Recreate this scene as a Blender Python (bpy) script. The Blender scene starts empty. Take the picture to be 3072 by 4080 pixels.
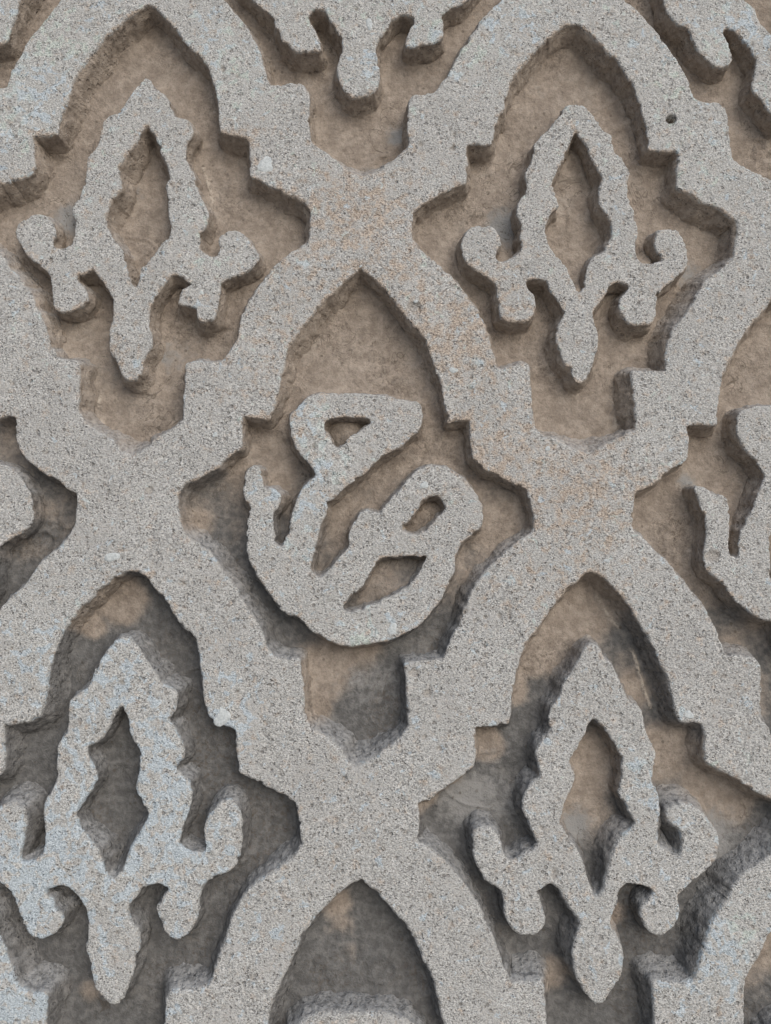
import bpy, math
import numpy as np

sc = bpy.context.scene
COL = sc.collection
R = math.radians
FOOT = 0.72            # height of the camera's foot point on the wall above the ground
DIST = 0.75            # camera to wall, metres

# ------------------------------------------------------------------ camera
cam = bpy.data.cameras.new("camera")
cam.sensor_fit = 'AUTO'
cam.sensor_width = 36.0
cam.lens = 26.47
cam.clip_start = 0.02
cam.clip_end = 500.0
cam_ob = bpy.data.objects.new("camera", cam)
cam_ob.location = (0.0, -DIST, FOOT)
cam_ob.rotation_euler = (R(90 + 6.38), 0, 0)
COL.objects.link(cam_ob)
sc.camera = cam_ob

# ------------------------------------------------------------------ sky, sun, exposure
SUN_EL, SUN_AZ = 28.0, 27.0        # azimuth from the wall's normal towards the right
world = bpy.data.worlds.new("World")
sc.world = world
world.use_nodes = True
wn = world.node_tree
sky = wn.nodes.new('ShaderNodeTexSky')
sky.sky_type = 'NISHITA'
sky.sun_disc = False
sky.sun_elevation = R(SUN_EL)
sky.sun_rotation = R(180 - SUN_AZ)
sky.air_density = 1.0
sky.dust_density = 2.5
sky.ozone_density = 1.0
bg = wn.nodes['Background']
bg.inputs['Strength'].default_value = 0.08
wn.links.new(sky.outputs['Color'], bg.inputs['Color'])

sun = bpy.data.lights.new("sun", 'SUN')
sun.energy = 1.4
sun.angle = R(60)
sun.color = (1.0, 0.992, 0.985)
sun_ob = bpy.data.objects.new("sun", sun)
ce = math.cos(R(SUN_EL))
from mathutils import Vector
to_sun = Vector((ce * math.sin(R(SUN_AZ)), -ce * math.cos(R(SUN_AZ)), math.sin(R(SUN_EL))))
sun_ob.rotation_euler = to_sun.to_track_quat('Z', 'Y').to_euler()
sun_ob.location = (3, -4, 5)
COL.objects.link(sun_ob)

sc.view_settings.view_transform = 'Standard'
sc.view_settings.look = 'None'
sc.view_settings.gamma = 1.0
sc.view_settings.exposure = 0.32

# ------------------------------------------------------------------ outlines, 0.1 mm on the wall face, from the camera's foot point
CELLS = {
    'A': "-2562,6374 -2470,6312 -2327,6152 -2225,6011 -2132,5897 -1973,5731 -1898,5644 -1862,5513 -1810,5340 -1781,5168 -1761,4996 -1750,4885 -1738,4889 -1609,4858 -1480,4829 -1440,4795 -1434,4532 -1424,4397 -1311,4339 -1176,4280 -1008,4179 -856,4129 -792,4012 -795,3863 -797,3731 -827,3656 -936,3599 -1045,3516 -1138,3435 -1215,3328 -1306,3206 -1367,3108 -1442,2979 -1487,2866 -1515,2737 -1528,2609 -1602,2497 -1677,2399 -1801,2410 -1925,2410 -2048,2394 -2048,2275 -2062,2076 -2062,1919 -2068,1778 -2180,1684 -2330,1591 -2448,1490 -2482,1456 -2572,1406 -2681,1471 -2745,1557 -2840,1627 -2996,1712 -3092,1798 -3128,1923 -3137,2128 -3132,2349 -3181,2416 -3367,2426 -3445,2604 -3520,2797 -3613,3006 -3704,3169 -3816,3299 -3917,3430 -4018,3553 -4183,3687 -4347,3880 -4368,4129 -4215,4226 -4061,4310 -3906,4369 -3748,4394 -3699,4520 -3724,4690 -3748,4851 -3613,4860 -3477,4863 -3463,5065 -3406,5219 -3373,5375 -3340,5531 -3233,5670 -3174,5792 -3065,5915 -3020,6003 -2878,6108 -2817,6197 -2690,6285 -2595,6365",
    'B': "1991,6146 2078,6127 2180,6048 2265,5963 2332,5888 2382,5803 2483,5728 2549,5616 2613,5486 2661,5374 2707,5226 2736,5079 2765,4932 2777,4804 2778,4691 2875,4686 2978,4677 3084,4695 3095,4622 3080,4477 3071,4351 3060,4279 3113,4243 3229,4189 3344,4108 3477,4046 3592,3975 3705,3896 3682,3764 3652,3632 3605,3492 3461,3384 3339,3279 3249,3157 3176,3018 3086,2879 2964,2741 2908,2604 2869,2450 2853,2285 2680,2296 2507,2305 2521,2110 2535,1941 2545,1774 2525,1670 2392,1607 2225,1523 2125,1457 2026,1432 1929,1465 1817,1540 1720,1598 1655,1610 1526,1690 1505,1857 1501,2026 1488,2195 1478,2370 1409,2378 1293,2365 1390,2370 1297,2354 1165,2319 1143,2370 1083,2529 1055,2673 1010,2818 965,2914 888,3027 812,3141 735,3239 658,3353 533,3451 424,3533 330,3632 283,3731 284,3879 292,4012 380,4079 475,4146 602,4213 698,4263 793,4297 857,4330 867,4465 869,4600 854,4749 990,4752 1126,4752 1130,4792 1164,4928 1198,5065 1259,5152 1296,5319 1350,5448 1422,5597 1529,5728 1654,5878 1778,5991 1885,6095",
    'C': "-263,3389 -177,3307 -98,3225 -20,3160 58,3071 136,2966 198,2893 259,2797 337,2716 414,2620 437,2540 459,2445 505,2349 535,2222 572,2096 602,1970 624,1845 627,1736 735,1759 850,1785 856,1684 862,1575 868,1451 875,1382 958,1312 1003,1251 1109,1235 1199,1174 1304,1120 1424,1074 1430,1006 1452,929 1480,838 1485,732 1479,644 1354,566 1232,475 1110,370 1059,321 968,231 892,112 800,-51 739,-228 663,-375 602,-507 569,-616 424,-619 306,-631 202,-638 180,-660 194,-841 201,-985 216,-1129 222,-1272 98,-1385 -4,-1471 -223,-1606 -295,-1642 -354,-1592 -427,-1471 -574,-1357 -692,-1286 -766,-1222 -779,-1129 -791,-985 -807,-841 -830,-725 -839,-606 -980,-609 -1091,-594 -1159,-478 -1221,-346 -1298,-213 -1317,-194 -1395,-61 -1472,57 -1549,161 -1626,266 -1704,385 -1766,475 -1858,528 -1949,566 -2011,626 -2052,747 -2079,884 -2090,998 -2061,1051 -2026,1128 -1921,1159 -1816,1220 -1711,1266 -1622,1359 -1532,1436 -1454,1474 -1452,1606 -1454,1715 -1457,1817 -1372,1809 -1280,1796 -1173,1778 -1161,1814 -1125,1955 -1089,2096 -1060,2238 -1039,2381 -1011,2540 -919,2652 -858,2748 -782,2845 -721,2942 -628,3055 -504,3152 -427,3250 -333,3315",
    'D': "-2528,254 -2438,231 -2361,187 -2314,112 -2267,53 -2190,-21 -2143,-95 -2095,-184 -2034,-258 -1972,-331 -1896,-390 -1865,-448 -1847,-550 -1829,-667 -1804,-768 -1786,-899 -1761,-1028 -1736,-1129 -1675,-1236 -1677,-1247 -1575,-1254 -1501,-1269 -1449,-1304 -1462,-1404 -1445,-1503 -1435,-1602 -1419,-1701 -1345,-1729 -1228,-1785 -1111,-1848 -994,-1897 -892,-1967 -847,-2037 -831,-2148 -816,-2259 -803,-2342 -842,-2425 -928,-2494 -1027,-2562 -1277,-2737 -1370,-2839 -1438,-2975 -1492,-3097 -1545,-3245 -1585,-3379 -1623,-3525 -1656,-3612 -1775,-3655 -1902,-3665 -2035,-3678 -2061,-3764 -2068,-3960 -2067,-4223 -2312,-4391 -2582,-4598 -2870,-4391 -3157,-4223 -3170,-3960 -3169,-3698 -3297,-3684 -3439,-3658 -3503,-3525 -3567,-3379 -3617,-3245 -3682,-3110 -3747,-2975 -3956,-2576 -4078,-2466 -4172,-2342 -4198,-2162 -4181,-1981 -3999,-1883 -3803,-1771 -3719,-1715 -3692,-1673 -3711,-1461 -3730,-1257 -3599,-1247 -3469,-1219 -3376,-1176 -3357,-1119 -3334,-989 -3311,-860 -3289,-700 -3251,-584 -3180,-353 -3118,-272 -3048,-169 -3007,-95 -2919,-51 -2863,38 -2791,97 -2690,172 -2588,254",
    'E': "2031,245 2119,213 2197,149 2259,85 2305,21 2366,-42 2411,-121 2472,-216 2517,-295 2577,-389 2621,-483 2665,-562 2693,-655 2752,-749 2779,-857 2791,-965 2802,-1073 2831,-1135 2860,-1214 2962,-1219 3072,-1226 3098,-1290 3093,-1390 3081,-1489 3105,-1602 3190,-1645 3332,-1722 3458,-1799 3556,-1869 3683,-1925 3820,-1976 3882,-2069 3877,-2231 3773,-2369 3571,-2516 3461,-2575 3381,-2634 3282,-2758 3199,-2890 3125,-2999 3060,-3078 3029,-3179 2996,-3294 2953,-3409 2919,-3495 2895,-3585 2755,-3609 2604,-3602 2503,-3595 2503,-3779 2506,-3960 2494,-4270 2212,-4423 1953,-4589 1719,-4423 1491,-4270 1498,-3960 1497,-3708 1482,-3566 1363,-3602 1242,-3602 1174,-3595 1124,-3466 1046,-3258 1005,-3151 950,-3043 894,-2934 824,-2826 754,-2717 669,-2621 570,-2512 456,-2415 370,-2360 320,-2319 321,-2139 321,-1988 430,-1951 474,-1902 576,-1832 664,-1775 766,-1705 771,-1687 855,-1647 871,-1532 880,-1404 870,-1304 863,-1269 966,-1269 1083,-1250 1200,-1236 1225,-1076 1235,-961 1259,-845 1283,-729 1315,-642 1354,-540 1407,-453 1468,-365 1529,-306 1481,-342 1547,-248 1629,-137 1712,-26 1810,69 1908,149 1975,229",
    'F': "-1747,6427 -1663,6321 -1562,6197 -1452,6055 -1384,5897 -1316,5722 -1281,5583 -1243,5441 -1117,5444 -989,5475 -892,5461 -818,5357 -816,5168 -813,4945 -796,4800 -643,4673 -530,4580 -402,4470 -259,4402 -52,4504 107,4605 251,4741 227,4945 236,5116 248,5271 301,5340 414,5357 527,5354 592,5461 674,5565 756,5722 822,5862 888,5967 971,6091 1054,6214 1154,6321 1263,6427 1461,6785 1577,7085 1556,7419 1010,7848 960,8250 710,8375 463,9196 -245,9873 -978,9196 -1191,8375 -1440,8250 -1488,7879 -2032,7449 -2049,7085 -1959,6785",
    'G': "2586,6427 2680,6351 2763,6256 2863,6123 2947,6029 3012,5916 3076,5803 3141,5691 3205,5560 3251,5430 3287,5282 3397,5235 3552,5235 3619,5189 3648,5079 3657,4932 3665,4749 3675,4604 3790,4513 3922,4441 4065,4369 4213,4283 4405,4395 4739,4634 4748,5174 4834,5260 5104,5289 5234,5606 5421,5956 5773,6309 6189,6725 6302,7085 6275,7419 5784,7848 5731,8250 5517,8375 5294,9196 4600,9873 3854,9196 3588,8375 3303,8250 3232,7879 2464,7328 2424,6965",
    'H': "-3520,6427 -3635,6267 -3725,6126 -3833,6003 -3891,5880 -3918,5775 -3963,5705 -4007,5618 -4032,5496 -4063,5406 -4123,5401 -4271,5398 -4255,4804 -4349,4690 -4704,4437 -5146,4690 -5208,4804 -5278,5404 -5549,5433 -5650,5693 -5835,5985 -6246,6368 -6637,6785 -6747,7085 -6722,7419 -6178,7848 -6155,8250 -5914,8375 -5696,9196 -5062,9873 -4311,9196 -4041,8375 -3811,8250 -3709,7879 -3135,7419 -3093,7085 -3187,6725",
    'I': "-3918,1790 -3828,1821 -3751,1814 -3754,1736 -3748,1611 -3718,1487 -3652,1394 -3541,1302 -3430,1225 -3305,1148 -3179,1056 -3094,1010 -3098,940 -3100,818 -3103,712 -3188,591 -3287,471 -3388,381 -3459,306 -3500,231 -3584,112 -3683,23 -3768,-66 -3810,-110 -3858,-473 -3884,-582 -4029,-585 -4146,-597 -4249,-604 -4270,-626 -4243,-807 -4227,-951 -4203,-1095 -4187,-1238 -4304,-1352 -4400,-1438 -4609,-1573 -4680,-1609 -4742,-1559 -4823,-1438 -4978,-1324 -5100,-1253 -5179,-1188 -5198,-1095 -5219,-951 -5245,-807 -5277,-691 -5294,-572 -5434,-575 -5546,-560 -5622,-443 -5693,-312 -5778,-179 -5799,-160 -5885,-27 -5971,92 -6055,196 -6139,300 -6225,420 -6293,510 -6388,563 -6482,601 -6548,661 -6598,782 -6634,919 -6652,1034 -6627,1087 -6597,1164 -6494,1194 -6393,1256 -6291,1302 -6208,1395 -6124,1472 -6048,1511 -6055,1643 -6065,1752 -6073,1853 -5989,1845 -5896,1833 -5787,1814 -5777,1850 -5751,1991 -5724,2133 -5705,2275 -5694,2418 -5676,2578 -5592,2690 -5537,2786 -5467,2883 -5413,2979 -5328,3093 -5210,3190 -5139,3288 -5050,3353 -4985,3427 -4893,3345 -4809,3263 -4726,3198 -4642,3109 -4558,3004 -4491,2931 -4422,2834 -4339,2754 -4256,2658 -4228,2578 -4199,2482 -4147,2386 -4108,2259 -4062,2133 -4024,2007 -3994,1881 -3983,1772",
    'J': "3743,-1288 3682,-1227 3666,-1089 3675,-935 3675,-780 3674,-655 3614,-596 3473,-577 3338,-574 3304,-468 3262,-342 3205,-216 3146,-106 3072,21 3118,-76 3048,27 2978,131 2879,266 2779,370 2692,460 2591,566 2503,626 2460,686 2480,823 2500,945 2511,1036 2595,1067 2688,1113 2781,1174 2861,1263 2954,1312 3048,1374 3068,1482 3081,1606 3061,1718 3201,1723 3370,1723 3370,1857 3393,1992 3415,2110 3455,2246 3511,2382 3585,2518 3675,2655 3764,2776 3871,2896 3988,3018 4136,3098 4220,3196 4317,3261 4392,3334 4473,3253 4546,3171 4620,3106 4692,3017 4763,2912 4820,2840 4876,2743 4947,2663 5018,2567 5035,2487 5052,2392 5091,2296 5113,2170 5142,2044 5163,1918 5177,1793 5173,1684 5282,1707 5399,1733 5398,1632 5397,1524 5395,1400 5397,1330 5475,1261 5516,1200 5621,1184 5707,1123 5809,1069 5926,1023 5927,955 5943,879 5966,787 5964,681 5952,594 5821,515 5694,425 5565,320 5511,271 5414,182 5330,63 5228,-100 5155,-277 5069,-424 5000,-555 4959,-664 4815,-667 4696,-679 4592,-686 4568,-708 4570,-889 4568,-1033 4573,-1176 4570,-1319 4438,-1433 4330,-1518 4103,-1653 4028,-1689 3973,-1639 3907,-1518 3768,-1404",
    'K': "-1099,-3960 -1073,-3803 -1019,-3671 -964,-3565 -909,-3459 -854,-3338 -799,-3204 -715,-3097 -645,-3002 -546,-2907 -433,-2799 -333,-2730 -240,-2680 -147,-2758 -61,-2839 39,-2934 124,-3029 209,-3124 266,-3218 322,-3325 378,-3459 434,-3565 475,-3698 502,-3830 529,-3960 595,-4012 598,-4106 699,-4086 808,-4063 814,-4151 820,-4244 826,-4351 832,-4411 910,-4471 952,-4525 1053,-4538 1137,-4591 1237,-4637 1350,-4677 1356,-4736 1376,-4802 1403,-4881 1408,-4973 1402,-5048 1284,-5116 1169,-5194 1054,-5285 1007,-5328 921,-5405 849,-5508 762,-5650 704,-5803 633,-5930 576,-6044 544,-6139 407,-6141 296,-6151 198,-6157 177,-6176 190,-6333 197,-6458 210,-6583 217,-6706 99,-6805 3,-6879 -204,-6997 -272,-7027 -328,-6985 -397,-6879 -536,-6781 -647,-6719 -717,-6663 -729,-6583 -740,-6458 -755,-6333 -778,-6233 -786,-6130 -918,-6132 -1023,-6120 -1088,-6019 -1146,-5905 -1218,-5790 -1237,-5774 -1310,-5659 -1382,-5556 -1455,-5466 -1527,-5376 -1601,-5272 -1660,-5194 -1746,-5149 -1832,-5116 -1890,-5064 -1929,-4960 -1954,-4842 -1964,-4743 -1937,-4697 -1903,-4631 -1804,-4604 -1705,-4551 -1606,-4511 -1522,-4431 -1438,-4365 -1364,-4331 -1362,-4218 -1364,-4124 -1366,-4036 -1286,-4043 -1199,-4054 -1098,-4070 -1087,-4039",
    'L': "3349,-3960 3358,-3793 3364,-3680 3384,-3573 3426,-3495 3476,-3423 3542,-3323 3593,-3222 3637,-3143 3761,-3142 3838,-3047 3943,-2952 4064,-2844 4168,-2776 4265,-2725 4352,-2803 4432,-2885 4526,-2980 4604,-3074 4683,-3168 4733,-3262 4781,-3370 4828,-3503 4876,-3609 4908,-3742 4926,-3874 4944,-4004 5006,-4056 5003,-4150 5106,-4130 5216,-4107 5216,-4194 5215,-4288 5213,-4395 5216,-4455 5289,-4514 5328,-4567 5427,-4581 5508,-4634 5604,-4680 5715,-4720 5716,-4779 5732,-4845 5753,-4923 5752,-5015 5740,-5091 5618,-5158 5497,-5236 5376,-5327 5326,-5370 5234,-5447 5155,-5550 5059,-5691 4990,-5844 4910,-5971 4845,-6085 4807,-6179 4670,-6182 4558,-6192 4460,-6198 4437,-6217 4440,-6374 4438,-6498 4442,-6623 4440,-6746 4316,-6845 4214,-6919 4000,-7036 3929,-7067 3877,-7024 3815,-6919 3683,-6820 3576,-6759 3510,-6703 3504,-6623 3501,-6498 3495,-6374 3479,-6273 3478,-6170 3346,-6173 3242,-6160 3184,-6060 3134,-5946 3070,-5831 3053,-5815 2988,-5700 2923,-5597 2856,-5508 2790,-5417 2724,-5314 2671,-5236 2588,-5191 2504,-5158 2449,-5106 2418,-5002 2401,-4884 2398,-4785 2428,-4739 2466,-4673 2568,-4647 2670,-4594 2772,-4554 2861,-4474 2951,-4408 3027,-4375 3037,-4261 3041,-4167 3045,-4080 3124,-4087 3210,-4097 3310,-4113 3324,-4082",
    'M': "-5495,-3949 -5480,-3792 -5435,-3660 -5388,-3554 -5340,-3448 -5294,-3327 -5248,-3193 -5172,-3085 -5108,-2991 -5016,-2896 -4910,-2787 -4815,-2719 -4726,-2669 -4627,-2746 -4535,-2828 -4429,-2923 -4337,-3018 -4245,-3112 -4182,-3207 -4118,-3314 -4053,-3448 -3990,-3554 -3939,-3687 -3903,-3819 -3867,-3949 -3797,-4001 -3787,-4095 -3688,-4075 -3581,-4052 -3568,-4140 -3556,-4234 -3543,-4341 -3532,-4401 -3450,-4461 -3404,-4514 -3303,-4527 -3214,-4580 -3112,-4626 -2995,-4666 -2985,-4726 -2961,-4791 -2929,-4870 -2917,-4962 -2918,-5038 -3031,-5106 -3141,-5184 -3249,-5275 -3294,-5317 -3374,-5395 -3439,-5498 -3516,-5639 -3563,-5793 -3626,-5920 -3675,-6034 -3700,-6128 -3837,-6131 -3948,-6141 -4045,-6147 -4064,-6166 -4040,-6323 -4025,-6448 -4003,-6573 -3988,-6696 -4098,-6795 -4190,-6869 -4388,-6987 -4455,-7018 -4513,-6975 -4590,-6869 -4735,-6771 -4851,-6709 -4924,-6653 -4942,-6573 -4962,-6448 -4986,-6323 -5015,-6223 -5031,-6120 -5163,-6122 -5269,-6109 -5341,-6008 -5407,-5894 -5487,-5780 -5507,-5763 -5587,-5648 -5667,-5546 -5746,-5456 -5825,-5365 -5906,-5262 -5970,-5184 -6059,-5138 -6148,-5106 -6210,-5054 -6256,-4949 -6289,-4831 -6306,-4732 -6282,-4686 -6253,-4620 -6155,-4593 -6060,-4540 -5964,-4501 -5885,-4421 -5806,-4354 -5734,-4321 -5740,-4207 -5749,-4113 -5757,-4025 -5677,-4032 -5589,-4043 -5487,-4059 -5478,-4028",
    'N': "-7184,6344 -7089,6282 -6935,6123 -6824,5982 -6724,5868 -6555,5702 -6475,5615 -6431,5484 -6367,5311 -6328,5139 -6297,4968 -6279,4857 -6267,4860 -6136,4830 -6006,4801 -5963,4767 -5941,4504 -5922,4369 -5806,4311 -5666,4252 -5492,4151 -5338,4101 -5266,3985 -5260,3835 -5253,3703 -5279,3629 -5385,3571 -5488,3489 -5576,3407 -5646,3301 -5730,3179 -5784,3081 -5851,2952 -5888,2839 -5909,2711 -5913,2582 -5981,2471 -6050,2372 -6174,2383 -6298,2383 -6420,2367 -6412,2248 -6414,2049 -6404,1892 -6401,1752 -6507,1658 -6651,1565 -6763,1464 -6795,1430 -6881,1381 -6994,1446 -7064,1531 -7163,1601 -7325,1686 -7426,1772 -7470,1897 -7492,2101 -7501,2323 -7554,2390 -7740,2399 -7830,2578 -7917,2770 -8023,2979 -8125,3141 -8244,3272 -8354,3402 -8462,3525 -8636,3660 -8812,3852 -8848,4102 -8702,4198 -8553,4282 -8401,4341 -8246,4366 -8204,4492 -8240,4661 -8274,4823 -8139,4831 -8004,4835 -8002,5036 -7955,5191 -7932,5346 -7909,5502 -7811,5641 -7759,5763 -7659,5886 -7619,5973 -7484,6079 -7428,6167 -7306,6256 -7216,6335",
    'O': "6599,6117 6685,6098 6782,6018 6861,5934 6924,5858 6968,5774 7065,5699 7123,5587 7180,5457 7220,5345 7257,5198 7277,5050 7296,4904 7301,4776 7294,4663 7391,4657 7493,4648 7601,4667 7607,4594 7583,4449 7566,4323 7550,4251 7600,4215 7714,4161 7824,4081 7952,4018 8063,3947 8171,3868 8140,3736 8101,3604 8046,3465 7895,3357 7766,3252 7669,3130 7587,2991 7488,2852 7357,2714 7293,2577 7244,2423 7218,2258 7046,2270 6873,2279 6875,2084 6878,1915 6878,1748 6851,1644 6714,1581 6543,1498 6438,1431 6338,1406 6243,1440 6135,1514 6042,1572 5978,1584 5854,1664 5844,1831 5850,1999 5847,2168 5849,2343 5780,2352 5663,2338 5760,2343 5666,2328 5533,2293 5513,2343 5464,2503 5444,2646 5409,2791 5370,2887 5301,3000 5231,3114 5160,3211 5091,3325 4972,3424 4868,3506 4781,3604 4740,3703 4750,3852 4767,3985 4858,4051 4958,4118 5089,4185 5188,4235 5286,4269 5352,4302 5370,4437 5380,4572 5375,4721 5511,4724 5647,4724 5653,4763 5696,4900 5738,5036 5804,5124 5852,5290 5915,5420 5996,5568 6111,5699 6245,5849 6377,5962 6490,6066",
    'Q': "-7141,241 -7049,219 -6969,174 -6917,100 -6866,40 -6784,-34 -6731,-108 -6678,-196 -6611,-270 -6545,-343 -6465,-402 -6429,-460 -6405,-563 -6379,-679 -6347,-781 -6320,-911 -6285,-1040 -6254,-1140 -6185,-1248 -6187,-1259 -6084,-1266 -6009,-1281 -5955,-1316 -5961,-1416 -5937,-1515 -5921,-1614 -5897,-1713 -5822,-1741 -5701,-1797 -5580,-1860 -5459,-1909 -5352,-1979 -5303,-2049 -5280,-2160 -5256,-2271 -5238,-2354 -5272,-2436 -5352,-2505 -5447,-2574 -5685,-2749 -5770,-2851 -5829,-2986 -5875,-3108 -5918,-3256 -5948,-3390 -5977,-3536 -6004,-3623 -6120,-3666 -6246,-3676 -6379,-3689 -6398,-3775 -6392,-3971 -6373,-4233 -6606,-4402 -6862,-4608 -7164,-4402 -7462,-4233 -7494,-3971 -7511,-3709 -7639,-3695 -7783,-3669 -7856,-3536 -7931,-3390 -7990,-3256 -8064,-3121 -8138,-2986 -8375,-2587 -8504,-2478 -8607,-2354 -8645,-2174 -8640,-1993 -8465,-1895 -8276,-1783 -8196,-1727 -8172,-1684 -8206,-1472 -8239,-1269 -8108,-1259 -7980,-1231 -7890,-1188 -7875,-1130 -7861,-1001 -7847,-872 -7836,-712 -7806,-596 -7751,-365 -7694,-285 -7631,-182 -7595,-108 -7511,-63 -7461,25 -7393,85 -7296,159 -7201,241",
    'R': "6643,232 6728,200 6802,136 6860,73 6901,9 6959,-54 6998,-134 7052,-228 7091,-307 7145,-402 7182,-496 7222,-574 7243,-667 7296,-761 7316,-869 7320,-977 7323,-1085 7348,-1147 7372,-1226 7474,-1231 7583,-1238 7604,-1302 7593,-1402 7574,-1501 7590,-1614 7673,-1656 7809,-1734 7930,-1811 8023,-1881 8146,-1937 8279,-1988 8335,-2080 8319,-2242 8205,-2380 7994,-2528 7879,-2587 7795,-2645 7688,-2770 7596,-2901 7514,-3010 7444,-3089 7406,-3190 7366,-3306 7315,-3420 7274,-3506 7244,-3596 7103,-3620 6952,-3613 6852,-3606 6839,-3790 6830,-3971 6797,-4281 6504,-4434 6233,-4600 6011,-4434 5794,-4281 5822,-3971 5838,-3719 5833,-3577 5712,-3613 5591,-3613 5523,-3606 5481,-3477 5418,-3269 5384,-3162 5337,-3054 5289,-2946 5226,-2837 5163,-2728 5085,-2633 4993,-2523 4886,-2427 4804,-2372 4756,-2330 4770,-2150 4781,-2000 4892,-1962 4939,-1913 5046,-1843 5137,-1787 5245,-1717 5250,-1699 5338,-1659 5362,-1543 5380,-1416 5376,-1316 5372,-1281 5474,-1281 5593,-1262 5711,-1248 5747,-1087 5764,-973 5796,-857 5829,-741 5866,-654 5912,-552 5971,-465 6039,-377 6103,-318 6053,-354 6125,-260 6215,-149 6305,-39 6410,57 6514,136 6586,216",
}
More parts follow.
